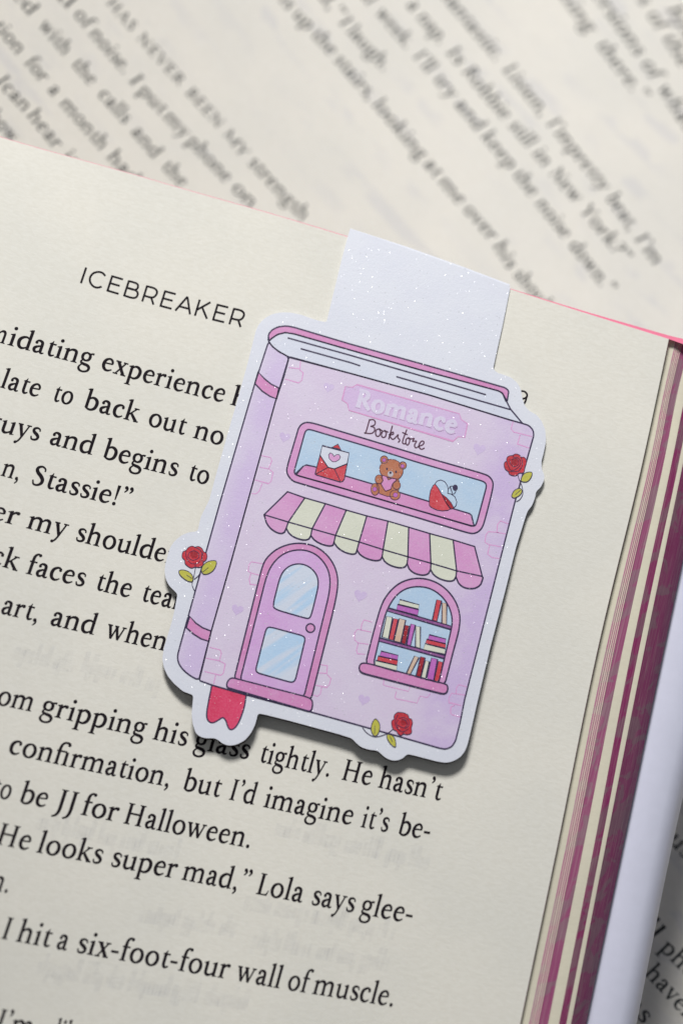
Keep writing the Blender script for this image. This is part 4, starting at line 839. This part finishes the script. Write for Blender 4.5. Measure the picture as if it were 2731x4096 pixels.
for mt, P in BK:
    p = Q('W1', *P); fill('printed_book', p, mt, 8, ww); bl.append((p, True, 0, .042))
fill('arched_window_sill', awS, 'pink', 8.4, ww)
lines('arched_window_outline', bl, 9, ww); lines('arched_window_outline', [(awO, True, 0), (awI, True, 0)], 8.2, ww); lines('arched_window_outline', [(awS, True, 0)], 10, ww)
# roses
def rose(c, out, inner, blob, leaves, stems, veins, lab):
    o = Q(c, *out); oc = cr(o, True, 3)
    r = fill('printed_rose', oc, 'rose', 6); r['label'] = lab
    fill('rose_heart', ell(c, *blob), 'crimson', 6.6, r)
    for lf in leaves: fill('rose_leaf', cr(Q(c, *lf), True, 2), 'leaf', 6, r)
    pa = [(oc, True, 0, .036)] + [(Q(c, *i), False, 4, .034) for i in inner] + [(cr(Q(c, *l), True, 2), True, 0, .04) for l in leaves] + [(Q(c, *s), False, 4, .036) for s in stems] + [(Q(c, *v), False, 0, .03) for v in veins]
    lines('rose_outline', pa, 7.6, r)
rose('R1', [(300, 690), (330, 600), (385, 570), (400, 450), (480, 385), (600, 365), (700, 315), (830, 350), (900, 430), (1000, 430), (1075, 530), (1070, 660), (1020, 780), (1010, 900), (960, 975), (820, 985), (740, 1060), (600, 1070), (480, 1010), (450, 930), (340, 840)],
     [[(400, 580), (430, 700), (500, 830)], [(620, 380), (640, 430), (760, 440), (850, 520), (880, 640)], [(500, 500), (520, 640), (640, 760), (790, 690), (800, 560), (700, 470), (560, 520)], [(880, 640), (800, 780), (600, 900), (500, 860)], [(900, 450), (930, 560), (920, 760), (840, 850)], [(480, 930), (620, 930), (800, 920), (900, 800)]],
     (660, 600, 110), [[(905, 1270), (900, 1180), (960, 1050), (1080, 960), (1260, 950), (1270, 1060), (1200, 1200), (1080, 1290)], [(565, 1790), (600, 1680), (680, 1570), (850, 1510), (930, 1600), (880, 1720), (760, 1810), (640, 1850)]],
     [[(780, 1030), (820, 1180), (880, 1320), (940, 1500), (950, 1720), (850, 1900), (730, 1970)]], [[(700, 1730), (870, 1580)]], 'red rose at the right border')
rose('R2', [(225, 480), (260, 370), (350, 330), (420, 240), (540, 195), (630, 225), (740, 205), (850, 270), (900, 370), (980, 410), (1010, 520), (970, 640), (890, 690), (880, 790), (780, 860), (640, 850), (520, 880), (400, 820), (320, 740), (310, 640), (240, 560)],
     [[(350, 340), (350, 500), (400, 620)], [(620, 230), (780, 310), (850, 430), (830, 620)], [(450, 400), (420, 540), (560, 640), (740, 560), (740, 420), (600, 340), (450, 400)], [(400, 640), (520, 740), (700, 740), (800, 640)], [(880, 400), (850, 560), (860, 680)], [(640, 840), (640, 760)]],
     (600, 460, 120), [[(130, 970), (250, 940), (420, 990), (540, 1100), (570, 1220), (545, 1310), (400, 1290), (240, 1180), (150, 1080)], [(830, 970), (870, 820), (980, 710), (1130, 655), (1290, 660), (1290, 800), (1200, 960), (1050, 1060), (900, 1075)]],
     [[(650, 850), (600, 1120), (570, 1230), (540, 1380), (570, 1500), (620, 1590)], [(600, 1230), (720, 1140), (800, 1020)]], [[(370, 1100), (530, 1210)], [(1050, 870), (870, 1010)]], 'red rose on the spine side')
rose('R3', [(885, 500), (895, 410), (950, 370), (950, 280), (1030, 200), (1120, 195), (1230, 215), (1320, 270), (1340, 345), (1400, 370), (1430, 470), (1400, 600), (1410, 700), (1370, 755), (1280, 775), (1190, 760), (1130, 800), (1050, 750), (1010, 680), (930, 640)],
     [[(1050, 260), (980, 420), (1000, 560), (1080, 660)], [(1080, 360), (1200, 330), (1320, 400), (1330, 540), (1230, 630)], [(1050, 400), (1010, 490), (1100, 560), (1220, 600), (1290, 500), (1250, 400), (1150, 380)], [(1020, 540), (1080, 660), (1200, 700), (1330, 620)], [(1190, 760), (1200, 700)]],
     (1200, 450, 85), [[(470, 360), (560, 470), (580, 590), (540, 740), (450, 820), (370, 720), (350, 600), (390, 450)], [(760, 780), (830, 770), (930, 820), (985, 930), (995, 1080), (950, 1095), (860, 1020), (780, 900)]],
     [[(910, 640), (780, 740), (560, 820), (400, 820), (230, 720), (130, 590)]], [[(450, 550), (440, 760)], [(840, 820), (905, 960)]], 'red rose at the bottom border')
